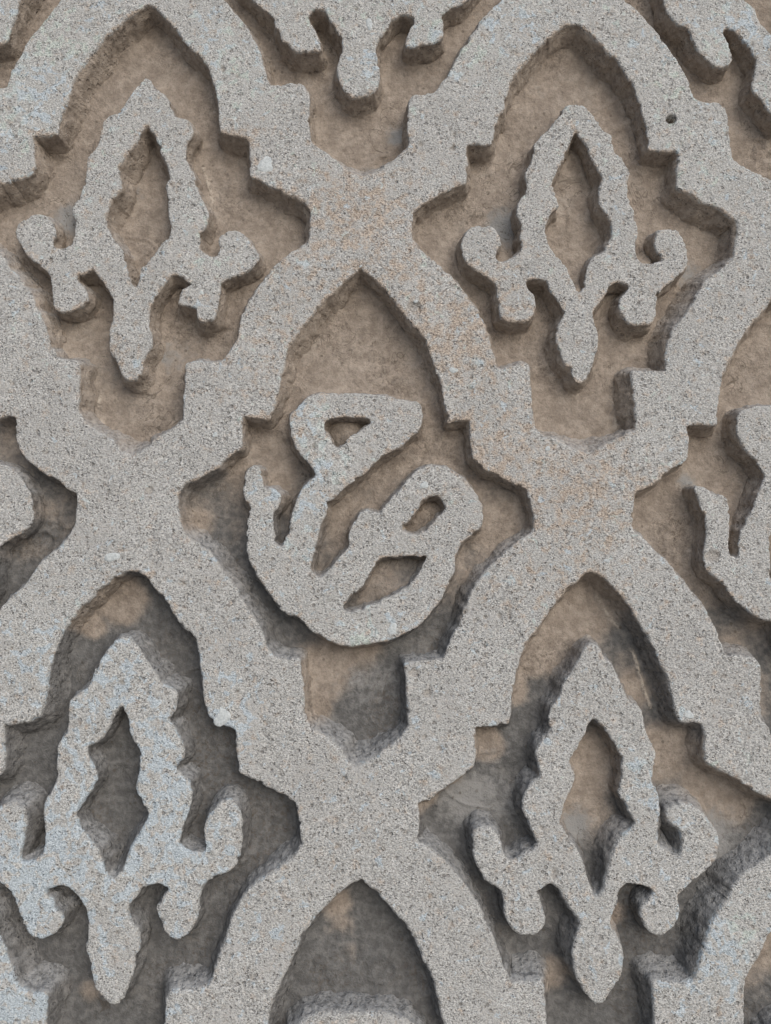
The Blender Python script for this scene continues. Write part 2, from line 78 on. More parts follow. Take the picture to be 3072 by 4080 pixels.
MOTIFS = {
    'A': "-2557,5531 -2515,5479 -2415,5375 -2331,5288 -2280,5202 -2244,5082 -2179,5056 -2115,5048 -2065,4979 -2042,4911 -2053,4855 -2114,4752 -2119,4634 -2083,4515 -2018,4448 -1982,4297 -1955,4196 -1897,4096 -1855,3979 -1868,3879 -1921,3797 -1935,3731 -1948,3648 -1939,3582 -1867,3541 -1788,3525 -1733,3549 -1744,3648 -1754,3731 -1700,3780 -1633,3813 -1538,3813 -1458,3747 -1393,3648 -1329,3566 -1311,3484 -1358,3435 -1404,3385 -1496,3320 -1605,3287 -1698,3247 -1712,3173 -1725,3060 -1737,2947 -1751,2866 -1812,2818 -1889,2810 -1952,2842 -1947,2922 -1964,2971 -2081,2979 -2151,2995 -2146,3060 -2124,3125 -2079,3182 -1963,3222 -2073,3239 -2121,3287 -2185,3328 -2239,3287 -2276,3222 -2366,3108 -2424,2995 -2445,2914 -2440,2785 -2414,2705 -2396,2625 -2415,2513 -2466,2434 -2509,2338 -2475,2333 -2510,2238 -2547,2175 -2616,2191 -2680,2230 -2729,2318 -2779,2413 -2821,2477 -2849,2604 -2846,2716 -2826,2797 -2804,2845 -2815,2926 -2820,3039 -2855,3136 -2921,3217 -2971,3283 -3005,3348 -3053,3372 -3114,3340 -3191,3315 -3204,3258 -3123,3185 -3079,3087 -3076,3023 -3122,2990 -3190,2950 -3251,2918 -3344,2909 -3423,2942 -3442,3006 -3456,3136 -3479,3283 -3505,3336 -3538,3369 -3619,3418 -3685,3484 -3750,3533 -3785,3599 -3837,3681 -3873,3764 -3863,3863 -3803,3929 -3727,3979 -3632,3987 -3552,3962 -3493,3896 -3460,3846 -3447,3747 -3475,3681 -3448,3607 -3362,3623 -3300,3648 -3257,3731 -3246,3830 -3267,3946 -3303,4046 -3274,4096 -3229,4163 -3193,4229 -3175,4364 -3159,4549 -3148,4651 -3125,4668 -3063,4719 -3041,4769 -3030,4872 -3010,4979 -2982,5065 -2871,5108 -2825,5151 -2749,5271 -2673,5392 -2612,5479",
    'B': "1966,5217 2070,5226 2138,5189 2187,5116 2254,5060 2302,4950 2335,4905 2403,4886 2417,4804 2430,4677 2497,4640 2528,4550 2586,4477 2553,4347 2549,4213 2554,4146 2613,4029 2608,3896 2652,3797 2617,3698 2599,3632 2611,3533 2655,3459 2748,3443 2883,3475 2855,3549 2817,3599 2806,3698 2842,3813 2920,3813 3062,3813 3106,3731 3141,3632 3160,3533 3140,3435 3097,3353 3024,3287 2911,3206 2838,3141 2812,3076 2799,2947 2787,2850 2738,2785 2645,2769 2551,2769 2506,2802 2446,2866 2410,2947 2405,3027 2455,3108 2535,3173 2521,3214 2397,3247 2333,3206 2250,3060 2153,2947 2136,2882 2178,2753 2191,2657 2187,2545 2145,2434 2103,2322 2137,2382 2102,2296 2067,2229 2033,2195 1990,2152 1925,2195 1903,2296 1888,2339 1838,2347 1808,2450 1769,2552 1747,2655 1784,2793 1853,2896 1846,2931 1790,3035 1725,3122 1677,3209 1645,3279 1460,3261 1459,3209 1491,3139 1541,3105 1556,3035 1545,2931 1519,2862 1451,2810 1351,2810 1268,2810 1218,2845 1197,2834 1182,2898 1161,3044 1155,3141 1156,3206 1079,3271 986,3336 893,3402 847,3451 801,3533 786,3632 803,3731 867,3830 978,3863 1104,3855 1166,3797 1212,3698 1210,3615 1146,3549 1153,3484 1208,3462 1286,3484 1366,3533 1430,3607 1393,3714 1402,3797 1432,3879 1358,3954 1376,4062 1426,4163 1490,4229 1477,4347 1463,4431 1471,4473 1528,4532 1578,4634 1589,4769 1557,4604 1577,4749 1596,4822 1700,4895 1771,4987 1842,5079 1878,5152 1914,5189",
    'C': "-696,2065 -512,2065 -266,2057 -20,2033 164,1986 287,1978 349,1970 379,1908 378,1782 370,1673 286,1627 133,1487 -50,1394 -202,1240 -368,1133 -237,1205 -373,1113 -463,1036 -531,972 -587,948 -596,914 -576,876 -597,793 -664,686 -678,566 -707,460 -729,355 -750,236 -652,184 -578,251 -518,310 -444,400 -384,475 -355,520 -378,596 -355,671 -296,777 -236,868 -140,856 -50,826 -45,846 15,929 106,1036 197,1143 289,1235 380,1297 487,1320 578,1312 669,1266 744,1220 819,1159 879,1067 938,990 967,914 981,808 964,702 903,641 797,566 721,475 697,385 689,281 643,146 582,27 536,-61 461,-150 502,-81 427,-184 337,-287 203,-360 55,-434 -78,-456 -197,-470 -315,-499 -434,-485 -538,-448 -627,-404 -702,-360 -777,-287 -822,-228 -867,-199 -971,-177 -1046,-125 -1107,-36 -1184,67 -1245,157 -1307,261 -1343,325 -1390,460 -1393,566 -1380,686 -1389,777 -1368,838 -1338,868 -1362,914 -1416,975 -1433,1051 -1427,1143 -1406,1235 -1362,1297 -1302,1320 -1263,1266 -1253,1174 -1221,1082 -1146,1082 -1084,1051 -1053,1006 -1067,914 -1111,823 -1125,747 -1123,656 -1092,596 -1106,520 -1061,490 -1023,505 -994,596 -958,686 -945,793 -901,945 -857,1051 -783,1143 -708,1220 -723,1274 -800,1343 -877,1436 -924,1529 -956,1606 -973,1715 -982,1825 -944,1872 -899,1919 -838,1981 -773,2041",
    'D': "-2542,-379 -2488,-423 -2426,-497 -2363,-599 -2286,-700 -2223,-802 -2192,-874 -2103,-874 -2028,-932 -2018,-1018 -2052,-1119 -2107,-1204 -2047,-1276 -2001,-1347 -1954,-1447 -1944,-1532 -1993,-1602 -2034,-1673 -1975,-1715 -1901,-1757 -1863,-1827 -1860,-1925 -1872,-2023 -1905,-2107 -1946,-2204 -1972,-2301 -1969,-2384 -1882,-2411 -1810,-2425 -1710,-2397 -1741,-2315 -1743,-2218 -1724,-2134 -1676,-2051 -1605,-1981 -1505,-1925 -1431,-1981 -1386,-2065 -1370,-2162 -1367,-2301 -1372,-2411 -1405,-2521 -1461,-2590 -1489,-2607 -1589,-2649 -1673,-2690 -1743,-2744 -1756,-2826 -1753,-2921 -1765,-3002 -1805,-3083 -1846,-3164 -1929,-3218 -2000,-3224 -2058,-3191 -2102,-3137 -2119,-3070 -2164,-3002 -2174,-2921 -2140,-2853 -2064,-2771 -2102,-2730 -2202,-2717 -2287,-2744 -2342,-2799 -2397,-2867 -2451,-2934 -2427,-3016 -2388,-3097 -2329,-3164 -2317,-3285 -2349,-3392 -2360,-3485 -2398,-3592 -2436,-3698 -2461,-3777 -2559,-3803 -2631,-3751 -2690,-3698 -2736,-3618 -2769,-3499 -2774,-3392 -2835,-3298 -2825,-3191 -2815,-3097 -2841,-2989 -2874,-2894 -2913,-2826 -2987,-2771 -3046,-2730 -3103,-2730 -3201,-2771 -3228,-2812 -3182,-2867 -3122,-2934 -3061,-3002 -3030,-3056 -3084,-3124 -3152,-3191 -3278,-3218 -3366,-3177 -3426,-3110 -3459,-3016 -3500,-2921 -3534,-2826 -3617,-2744 -3662,-2703 -3751,-2649 -3830,-2539 -3855,-2346 -3836,-2180 -3771,-2069 -3702,-2006 -3617,-1971 -3515,-1985 -3460,-2069 -3453,-2208 -3467,-2346 -3489,-2470 -3487,-2512 -3415,-2518 -3330,-2484 -3261,-2429 -3251,-2346 -3255,-2263 -3276,-2139 -3287,-2055 -3271,-1953 -3218,-1855 -3186,-1757 -3174,-1701 -3201,-1602 -3206,-1503 -3195,-1432 -3154,-1375 -3099,-1290 -3081,-1219 -3093,-1119 -3103,-1047 -3069,-989 -2969,-932 -2928,-874 -2887,-787 -2833,-686 -2778,-584 -2722,-497 -2666,-423 -2608,-394",
    'E': "2048,-467 2106,-511 2162,-599 2219,-671 2260,-758 2302,-845 2343,-932 2376,-1018 2442,-1040 2491,-1090 2511,-1147 2522,-1233 2527,-1304 2561,-1375 2609,-1447 2620,-1532 2595,-1616 2576,-1715 2588,-1785 2614,-1869 2639,-1953 2652,-2009 2627,-2079 2617,-2162 2605,-2259 2600,-2376 2698,-2421 2796,-2487 2829,-2421 2826,-2317 2822,-2228 2755,-2184 2703,-2124 2690,-2064 2716,-2005 2810,-1975 2934,-1990 3024,-2049 3098,-2124 3141,-2184 3184,-2258 3203,-2347 3183,-2435 3140,-2524 3060,-2597 2980,-2656 2885,-2729 2805,-2802 2776,-2831 2786,-2890 2789,-2991 2747,-3078 2683,-3150 2605,-3194 2514,-3179 2455,-3136 2427,-3064 2400,-2991 2410,-2919 2465,-2875 2545,-2802 2516,-2744 2425,-2722 2333,-2722 2255,-2751 2222,-2817 2205,-2890 2156,-2977 2123,-3049 2136,-3122 2179,-3179 2222,-3266 2241,-3366 2230,-3481 2212,-3566 2149,-3637 2086,-3708 2038,-3779 1992,-3814 1933,-3765 1874,-3708 1831,-3652 1788,-3566 1760,-3466 1748,-3366 1766,-3251 1815,-3136 1825,-3064 1773,-2991 1730,-2919 1686,-2831 1612,-2744 1574,-2715 1457,-2780 1442,-2802 1471,-2875 1499,-2962 1528,-3049 1495,-3122 1418,-3179 1326,-3186 1235,-3172 1176,-3107 1131,-3020 1118,-2904 1112,-2802 1068,-2744 983,-2717 941,-2676 899,-2594 843,-2512 822,-2415 817,-2291 851,-2218 923,-2190 1010,-2204 1081,-2259 1115,-2342 1107,-2397 1135,-2466 1206,-2507 1278,-2480 1351,-2425 1438,-2390 1412,-2259 1371,-2162 1330,-2079 1302,-1995 1348,-1869 1393,-1799 1482,-1743 1497,-1701 1470,-1616 1457,-1546 1444,-1489 1504,-1404 1593,-1333 1595,-1247 1583,-1147 1600,-1061 1674,-1018 1706,-946 1738,-845 1814,-758 1875,-657 1938,-540 1984,-467",
    'F': "-1427,6427 -1376,6356 -1277,6285 -1194,6214 -1209,6144 -1159,6055 -1125,5950 -1043,5897 -977,5827 -880,5818 -767,5827 -702,5818 -695,5915 -736,6038 -786,6108 -852,6214 -812,6285 -739,6312 -658,6321 -608,6214 -542,6108 -492,6020 -459,5897 -491,5775 -522,5670 -513,5531 -472,5427 -424,5357 -343,5280 -262,5306 -150,5323 -69,5427 -53,5548 -70,5670 -102,5810 -118,5897 -70,5967 11,6091 93,6214 175,6276 297,6241 305,6161 255,6055 223,5967 214,5897 271,5880 385,5897 498,5915 612,5959 629,6073 614,6197 631,6285 746,6338 828,6374 894,6427 994,6570 1095,6749 1065,6983 918,7019 833,6821 668,6695 507,7146 427,7695 -274,8533 -936,7695 -1061,7146 -1219,6695 -1368,6785 -1504,7019 -1668,6965 -1644,6641 -1510,6499",
    'G': "3015,6427 3029,6332 3076,6218 3177,6123 3280,6085 3301,5972 3340,5859 3388,5784 3455,5728 3555,5635 3642,5644 3713,5691 3744,5784 3706,5878 3675,5972 3643,6029 3663,6076 3751,6095 3784,6048 3850,5972 3915,5897 3961,5784 4003,5747 3970,5635 3929,5504 3925,5374 4004,5300 4067,5189 4108,5134 4202,5003 4314,5088 4428,5203 4511,5462 4462,5752 4613,6015 4781,6103 4847,5868 4980,5839 5155,6015 5144,6250 5347,6427 5533,6725 5553,6995 5391,7025 5264,6785 5095,6725 4964,7206 4885,7694 4522,8563 3861,7694 3669,7176 3427,6695 3295,6815 3169,7055 3002,6995 2961,6665",
    'H': "-3954,6445 -3988,6321 -4014,6197 -4056,6073 -4074,5959 -4152,5906 -4312,5868 -4375,6015 -4331,6191 -4418,6279 -4519,6161 -4617,5985 -4662,5839 -4562,5548 -4626,5289 -4753,5174 -4894,5289 -4993,5548 -4932,5839 -5060,6132 -5177,6250 -5214,6015 -5397,5927 -5602,6132 -5591,6338 -5830,6606 -5960,6875 -5838,7055 -5652,6785 -5427,6695 -5325,7176 -5223,7694 -4976,8563 -4531,7694 -4362,7176 -4171,6725 -4036,6755 -3940,6995 -3800,6935 -3813,6665",
    'I': "-3892,1325 -3799,1309 -3720,1240 -3655,1163 -3588,1056 -3554,980 -3532,849 -3528,758 -3569,682 -3656,621 -3758,561 -3845,508 -3883,77 -3922,-12 -3991,-101 -3955,-31 -4024,-135 -4107,-238 -4236,-312 -4379,-385 -4511,-407 -4629,-421 -4745,-451 -4865,-436 -4971,-400 -5064,-356 -5141,-312 -5221,-238 -5270,-179 -5317,-150 -5423,-127 -5502,-76 -5569,13 -5652,117 -5719,206 -5788,311 -5828,375 -5885,510 -5894,616 -5890,737 -5905,828 -5888,889 -5860,919 -5887,965 -5945,1026 -5967,1102 -5967,1194 -5953,1287 -5912,1348 -5854,1371 -5811,1317 -5795,1225 -5757,1133 -5681,1133 -5618,1102 -5584,1057 -5592,965 -5630,874 -5638,798 -5631,707 -5596,646 -5605,571 -5557,541 -5521,556 -5498,646 -5468,737 -5461,843 -5428,995 -5391,1102 -5322,1194 -5252,1271 -5272,1325 -5353,1395 -5437,1487 -5490,1580 -5527,1658 -5551,1767 -5567,1877 -5533,1924 -5490,1971 -5434,2034 -5372,2094 -5297,2117 -5113,2117 -4866,2109 -4618,2086 -4431,2038 -4307,2031 -4245,2023 -4211,1960 -4203,1834 -4204,1725 -4285,1678 -4429,1539 -4606,1446 -4748,1291 -4907,1184 -4780,1256 -4910,1164 -4996,1087 -5059,1023 -5113,998 -5120,965 -5097,927 -5114,843 -5174,737 -5179,616 -5201,510 -5216,405 -5229,285 -5128,233 -5058,300 -5002,360 -4934,450 -4879,525 -4853,571 -4881,646 -4863,722 -4811,828 -4757,919 -4661,907 -4568,877 -4565,896 -4510,980 -4426,1087 -4342,1194 -4256,1287 -4169,1348 -4064,1371 -3972,1364",
    'J': "3872,-233 3729,-248 3637,-185 3498,-90 3393,37 3288,181 3207,236 3160,340 3176,460 3205,566 3213,686 3203,777 3162,884 3138,1006 3096,1082 3158,1110 3232,1082 3305,1021 3418,1003 3437,945 3447,838 3447,686 3424,536 3440,400 3498,363 3523,415 3516,566 3576,702 3659,838 3727,990 3796,1143 3834,1212 3732,1359 3632,1482 3564,1637 3558,1762 3584,1879 3763,1925 3926,1934 4583,1968 4764,1921 4887,1913 4947,1905 4973,1842 4964,1717 4949,1608 4862,1562 4700,1422 4511,1330 4349,1176 4175,1069 4312,1141 4170,1049 4074,973 4002,909 3945,884 3934,851 3951,813 3924,729 3850,624 3828,503 3829,122 3907,189 3971,248 4051,338 4116,413 4148,458 4130,533 4158,608 4224,714 4290,805 4385,793 4473,763 4479,782 4545,866 4643,973 4741,1080 4839,1171 4934,1233 5042,1256 5133,1248 5220,1202 5293,1156 5364,1095 5417,1003 5471,927 5495,851 5502,745 5478,639 5413,578 5302,503 5220,413 5190,323 5175,218 5120,84 5051,-34 5000,-123 4919,-212 4964,-142 4882,-245 4786,-348 4647,-421 4494,-495 4359,-516 4240,-531 4120,-560 4002,-546 3901,-509",
    'K': "-873,-4040 -832,-3981 -762,-3922 -651,-3880 -468,-3869 -243,-3869 -18,-3876 150,-3909 248,-3942 283,-4001 364,-4066 356,-4160 276,-4200 132,-4321 -40,-4401 -183,-4534 -340,-4627 -216,-4564 -345,-4644 -430,-4710 -494,-4765 -546,-4786 -555,-4815 -536,-4848 -557,-4920 -620,-5012 -633,-5116 -660,-5207 -681,-5298 -701,-5402 -608,-5447 -538,-5389 -482,-5337 -412,-5259 -356,-5194 -328,-5155 -349,-5090 -328,-5025 -272,-4933 -215,-4855 -125,-4865 -40,-4891 -36,-4874 21,-4802 107,-4710 193,-4617 279,-4538 365,-4485 466,-4465 552,-4471 637,-4511 709,-4551 780,-4604 836,-4683 892,-4749 920,-4815 932,-4907 917,-4999 859,-5051 759,-5116 687,-5194 665,-5272 657,-5363 613,-5479 556,-5582 513,-5659 442,-5735 481,-5675 410,-5765 325,-5854 199,-5917 59,-5981 -67,-6000 -179,-6012 -291,-6038 -403,-6025 -501,-5993 -585,-5955 -656,-5917 -726,-5854 -769,-5803 -811,-5777 -910,-5758 -981,-5714 -1038,-5637 -1110,-5547 -1168,-5470 -1226,-5380 -1260,-5324 -1305,-5207 -1307,-5116 -1295,-5012 -1304,-4933 -1283,-4881 -1255,-4855 -1278,-4815 -1329,-4763 -1344,-4697 -1339,-4617 -1319,-4538 -1277,-4485 -1220,-4465 -1184,-4511 -1175,-4591 -1145,-4670 -1073,-4670 -1016,-4697 -987,-4736 -1000,-4815 -1041,-4894 -1054,-4960 -1053,-5038 -1024,-5090 -1037,-5155 -994,-5181 -958,-5168 -931,-5090 -897,-5012 -884,-4920 -843,-4789 -801,-4697 -731,-4617 -660,-4551 -675,-4505 -747,-4445 -820,-4365 -864,-4285 -894,-4218 -910,-4124 -918,-4029",
    'L': "3572,-4083 3618,-4025 3691,-3966 3806,-3924 3989,-3913 4214,-3913 4438,-3920 4604,-3952 4700,-3985 4731,-4044 4806,-4109 4792,-4203 4710,-4244 4557,-4364 4379,-4444 4227,-4577 4063,-4669 4192,-4607 4058,-4687 3968,-4752 3900,-4808 3846,-4829 3836,-4858 3852,-4891 3827,-4963 3757,-5054 3737,-5158 3703,-5249 3676,-5340 3649,-5443 3738,-5488 3812,-5430 3872,-5379 3947,-5301 4008,-5236 4039,-5197 4022,-5132 4047,-5067 4110,-4976 4172,-4897 4261,-4908 4345,-4934 4350,-4917 4412,-4845 4505,-4752 4597,-4660 4689,-4581 4779,-4528 4880,-4508 4966,-4514 5049,-4554 5117,-4594 5184,-4647 5235,-4726 5286,-4792 5309,-4858 5316,-4950 5293,-5041 5232,-5093 5127,-5158 5050,-5236 5023,-5314 5008,-5405 4957,-5520 4892,-5623 4844,-5700 4767,-5777 4810,-5717 4733,-5806 4642,-5895 4511,-5958 4367,-6022 4240,-6041 4127,-6053 4013,-6078 3903,-6066 3807,-6034 3725,-5996 3657,-5958 3591,-5895 3552,-5844 3512,-5819 3414,-5799 3347,-5755 3295,-5678 3229,-5589 3177,-5511 3125,-5421 3095,-5366 3059,-5249 3063,-5158 3082,-5054 3079,-4976 3103,-4923 3133,-4897 3114,-4858 3066,-4805 3055,-4739 3066,-4660 3092,-4581 3137,-4528 3195,-4508 3229,-4554 3232,-4634 3256,-4713 3328,-4713 3384,-4739 3410,-4779 3391,-4858 3344,-4936 3327,-5002 3322,-5080 3348,-5132 3330,-5197 3371,-5223 3408,-5210 3440,-5132 3480,-5054 3499,-4963 3550,-4831 3598,-4739 3674,-4660 3749,-4594 3738,-4548 3669,-4488 3602,-4408 3564,-4328 3539,-4261 3530,-4167 3528,-4073",
    'M': "-5264,-4029 -5226,-3970 -5161,-3911 -5052,-3869 -4870,-3858 -4645,-3858 -4420,-3865 -4249,-3898 -4149,-3931 -4110,-3990 -4025,-4055 -4026,-4149 -4103,-4189 -4239,-4310 -4405,-4390 -4539,-4523 -4690,-4616 -4570,-4554 -4693,-4633 -4774,-4699 -4834,-4755 -4885,-4776 -4891,-4805 -4870,-4837 -4886,-4910 -4943,-5001 -4948,-5106 -4969,-5197 -4983,-5288 -4996,-5391 -4901,-5436 -4835,-5378 -4782,-5326 -4718,-5249 -4666,-5184 -4640,-5145 -4667,-5080 -4650,-5014 -4600,-4923 -4549,-4844 -4458,-4855 -4371,-4881 -4368,-4864 -4316,-4791 -4237,-4699 -4157,-4607 -4076,-4527 -3994,-4474 -3895,-4454 -3808,-4461 -3720,-4501 -3646,-4540 -3571,-4593 -3510,-4673 -3449,-4739 -3417,-4805 -3397,-4897 -3407,-4988 -3461,-5041 -3556,-5106 -3623,-5184 -3639,-5262 -3641,-5352 -3676,-5468 -3727,-5571 -3764,-5648 -3830,-5725 -3796,-5665 -3860,-5754 -3939,-5843 -4061,-5907 -4196,-5970 -4321,-5989 -4432,-6002 -4542,-6027 -4655,-6015 -4755,-5983 -4842,-5945 -4915,-5907 -4990,-5843 -5037,-5793 -5081,-5767 -5181,-5748 -5255,-5703 -5318,-5626 -5396,-5537 -5459,-5459 -5524,-5369 -5561,-5314 -5614,-5197 -5622,-5106 -5618,-5001 -5632,-4923 -5615,-4870 -5589,-4844 -5614,-4805 -5669,-4752 -5689,-4686 -5689,-4607 -5675,-4527 -5637,-4474 -5581,-4454 -5541,-4501 -5527,-4580 -5491,-4660 -5420,-4660 -5361,-4686 -5329,-4726 -5336,-4805 -5372,-4883 -5381,-4949 -5374,-5027 -5341,-5080 -5349,-5145 -5305,-5171 -5270,-5158 -5249,-5080 -5220,-5001 -5213,-4910 -5181,-4778 -5146,-4686 -5081,-4607 -5015,-4540 -5033,-4494 -5110,-4434 -5188,-4354 -5238,-4274 -5272,-4207 -5294,-4113 -5310,-4019",
    'N': "-7126,5502 -7081,5450 -6974,5346 -6885,5260 -6829,5174 -6785,5053 -6719,5028 -6654,5019 -6600,4951 -6573,4882 -6580,4826 -6635,4724 -6632,4606 -6589,4487 -6519,4420 -6474,4269 -6441,4168 -6376,4068 -6326,3951 -6333,3852 -6381,3769 -6391,3703 -6399,3621 -6385,3555 -6311,3514 -6231,3497 -6178,3522 -6195,3621 -6210,3703 -6159,3753 -6094,3786 -6000,3786 -5915,3720 -5844,3621 -5775,3538 -5752,3456 -5795,3407 -5838,3358 -5927,3293 -6033,3260 -6124,3220 -6133,3146 -6139,3033 -6144,2920 -6153,2839 -6211,2791 -6288,2783 -6353,2815 -6352,2895 -6372,2944 -6490,2952 -6561,2968 -6559,3033 -6542,3098 -6501,3154 -6387,3195 -6498,3211 -6549,3260 -6616,3301 -6667,3260 -6700,3195 -6782,3081 -6834,2968 -6849,2887 -6837,2759 -6805,2678 -6782,2598 -6794,2487 -6841,2407 -6878,2312 -6843,2307 -6872,2212 -6905,2149 -6975,2165 -7041,2204 -7096,2291 -7152,2386 -7197,2450 -7234,2578 -7238,2690 -7223,2770 -7204,2818 -7221,2899 -7232,3012 -7273,3109 -7344,3190 -7398,3255 -7436,3321 -7486,3345 -7545,3312 -7621,3288 -7630,3231 -7544,3158 -7495,3060 -7488,2996 -7531,2963 -7597,2923 -7655,2891 -7748,2883 -7829,2915 -7852,2979 -7874,3109 -7906,3255 -7936,3309 -7971,3342 -8055,3391 -8125,3456 -8193,3506 -8232,3571 -8289,3654 -8330,3736 -8326,3835 -8271,3902 -8198,3951 -8104,3960 -8022,3935 -7959,3868 -7922,3819 -7903,3720 -7927,3654 -7896,3579 -7811,3596 -7751,3621 -7713,3703 -7708,3802 -7736,3918 -7779,4018 -7752,4068 -7712,4135 -7680,4202 -7670,4336 -7667,4521 -7661,4622 -7639,4639 -7581,4690 -7562,4741 -7557,4843 -7544,4951 -7521,5036 -7413,5079 -7370,5122 -7302,5242 -7233,5363 -7177,5450",
    'O': "6516,5188 6620,5198 6685,5161 6730,5087 6794,5032 6835,4922 6865,4876 6932,4858 6941,4776 6946,4648 7011,4612 7036,4521 7088,4449 7048,4319 7035,4185 7036,4118 7088,4001 7075,3868 7112,3769 7070,3670 7048,3604 7054,3506 7094,3432 7186,3415 7323,3448 7299,3522 7265,3571 7259,3670 7303,3786 7381,3786 7523,3786 7562,3703 7590,3604 7603,3506 7577,3407 7529,3325 7452,3260 7334,3179 7257,3114 7227,3049 7206,2920 7188,2823 7135,2759 7040,2743 6947,2743 6903,2775 6848,2839 6817,2920 6817,3000 6871,3081 6956,3146 6944,3187 6822,3220 6756,3179 6664,3033 6560,2920 6538,2855 6573,2727 6579,2630 6569,2519 6519,2407 6470,2296 6509,2355 6467,2270 6428,2202 6392,2168 6347,2126 6285,2168 6269,2270 6256,2313 6208,2321 6184,2423 6151,2526 6135,2629 6181,2766 6257,2870 6251,2904 6202,3008 6143,3095 6100,3182 6073,3252 5887,3234 5883,3182 5910,3112 5958,3077 5968,3008 5951,2904 5920,2835 5849,2783 5749,2783 5666,2783 5619,2818 5597,2807 5586,2871 5575,3017 5575,3114 5580,3179 5507,3244 5418,3309 5329,3375 5286,3424 5245,3506 5236,3604 5259,3703 5330,3802 5443,3835 5568,3827 5627,3769 5666,3670 5659,3588 5591,3522 5594,3456 5647,3435 5727,3456 5810,3506 5879,3579 5848,3687 5863,3769 5898,3852 5829,3927 5853,4035 5909,4135 5978,4202 5972,4319 5963,4403 5974,4445 6035,4504 6091,4606 6111,4741 6068,4576 6097,4721 6120,4794 6230,4867 6306,4959 6383,5050 6424,5124 6462,5161",
    'Q': "-7111,-392 -7054,-436 -6987,-509 -6917,-611 -6833,-712 -6764,-814 -6727,-886 -6639,-886 -6559,-944 -6543,-1030 -6570,-1130 -6620,-1216 -6554,-1288 -6503,-1359 -6450,-1458 -6434,-1543 -6478,-1614 -6515,-1684 -6453,-1727 -6376,-1769 -6333,-1839 -6323,-1937 -6328,-2035 -6356,-2118 -6390,-2215 -6409,-2312 -6401,-2395 -6312,-2423 -6239,-2436 -6141,-2409 -6177,-2326 -6187,-2229 -6173,-2146 -6130,-2063 -6064,-1993 -5968,-1937 -5891,-1993 -5840,-2077 -5817,-2174 -5804,-2312 -5802,-2423 -5828,-2533 -5879,-2601 -5906,-2619 -6002,-2660 -6084,-2701 -6151,-2755 -6157,-2837 -6148,-2932 -6155,-3013 -6189,-3094 -6224,-3175 -6304,-3229 -6374,-3236 -6435,-3202 -6483,-3148 -6504,-3081 -6553,-3013 -6569,-2932 -6540,-2864 -6470,-2783 -6510,-2742 -6611,-2728 -6694,-2755 -6746,-2810 -6796,-2878 -6845,-2946 -6815,-3027 -6771,-3108 -6707,-3175 -6688,-3296 -6712,-3403 -6716,-3496 -6747,-3603 -6778,-3709 -6798,-3788 -6893,-3814 -6970,-3762 -7032,-3709 -7083,-3629 -7124,-3510 -7136,-3403 -7204,-3309 -7202,-3202 -7198,-3108 -7231,-3000 -7271,-2905 -7314,-2837 -7392,-2783 -7454,-2742 -7511,-2742 -7606,-2783 -7630,-2824 -7581,-2878 -7516,-2946 -7451,-3013 -7416,-3067 -7465,-3135 -7528,-3202 -7653,-3229 -7743,-3189 -7808,-3121 -7848,-3027 -7895,-2932 -7935,-2837 -8024,-2755 -8072,-2715 -8165,-2660 -8251,-2550 -8290,-2358 -8282,-2192 -8224,-2081 -8159,-2018 -8077,-1983 -7974,-1997 -7913,-2081 -7896,-2220 -7901,-2358 -7915,-2482 -7910,-2523 -7837,-2530 -7755,-2495 -7690,-2440 -7685,-2358 -7695,-2275 -7724,-2150 -7741,-2067 -7732,-1965 -7685,-1867 -7661,-1769 -7653,-1713 -7686,-1614 -7698,-1515 -7692,-1444 -7654,-1387 -7606,-1302 -7592,-1231 -7611,-1130 -7627,-1059 -7597,-1001 -7500,-944 -7463,-886 -7428,-799 -7381,-698 -7333,-596 -7283,-509 -7232,-436 -7176,-406",
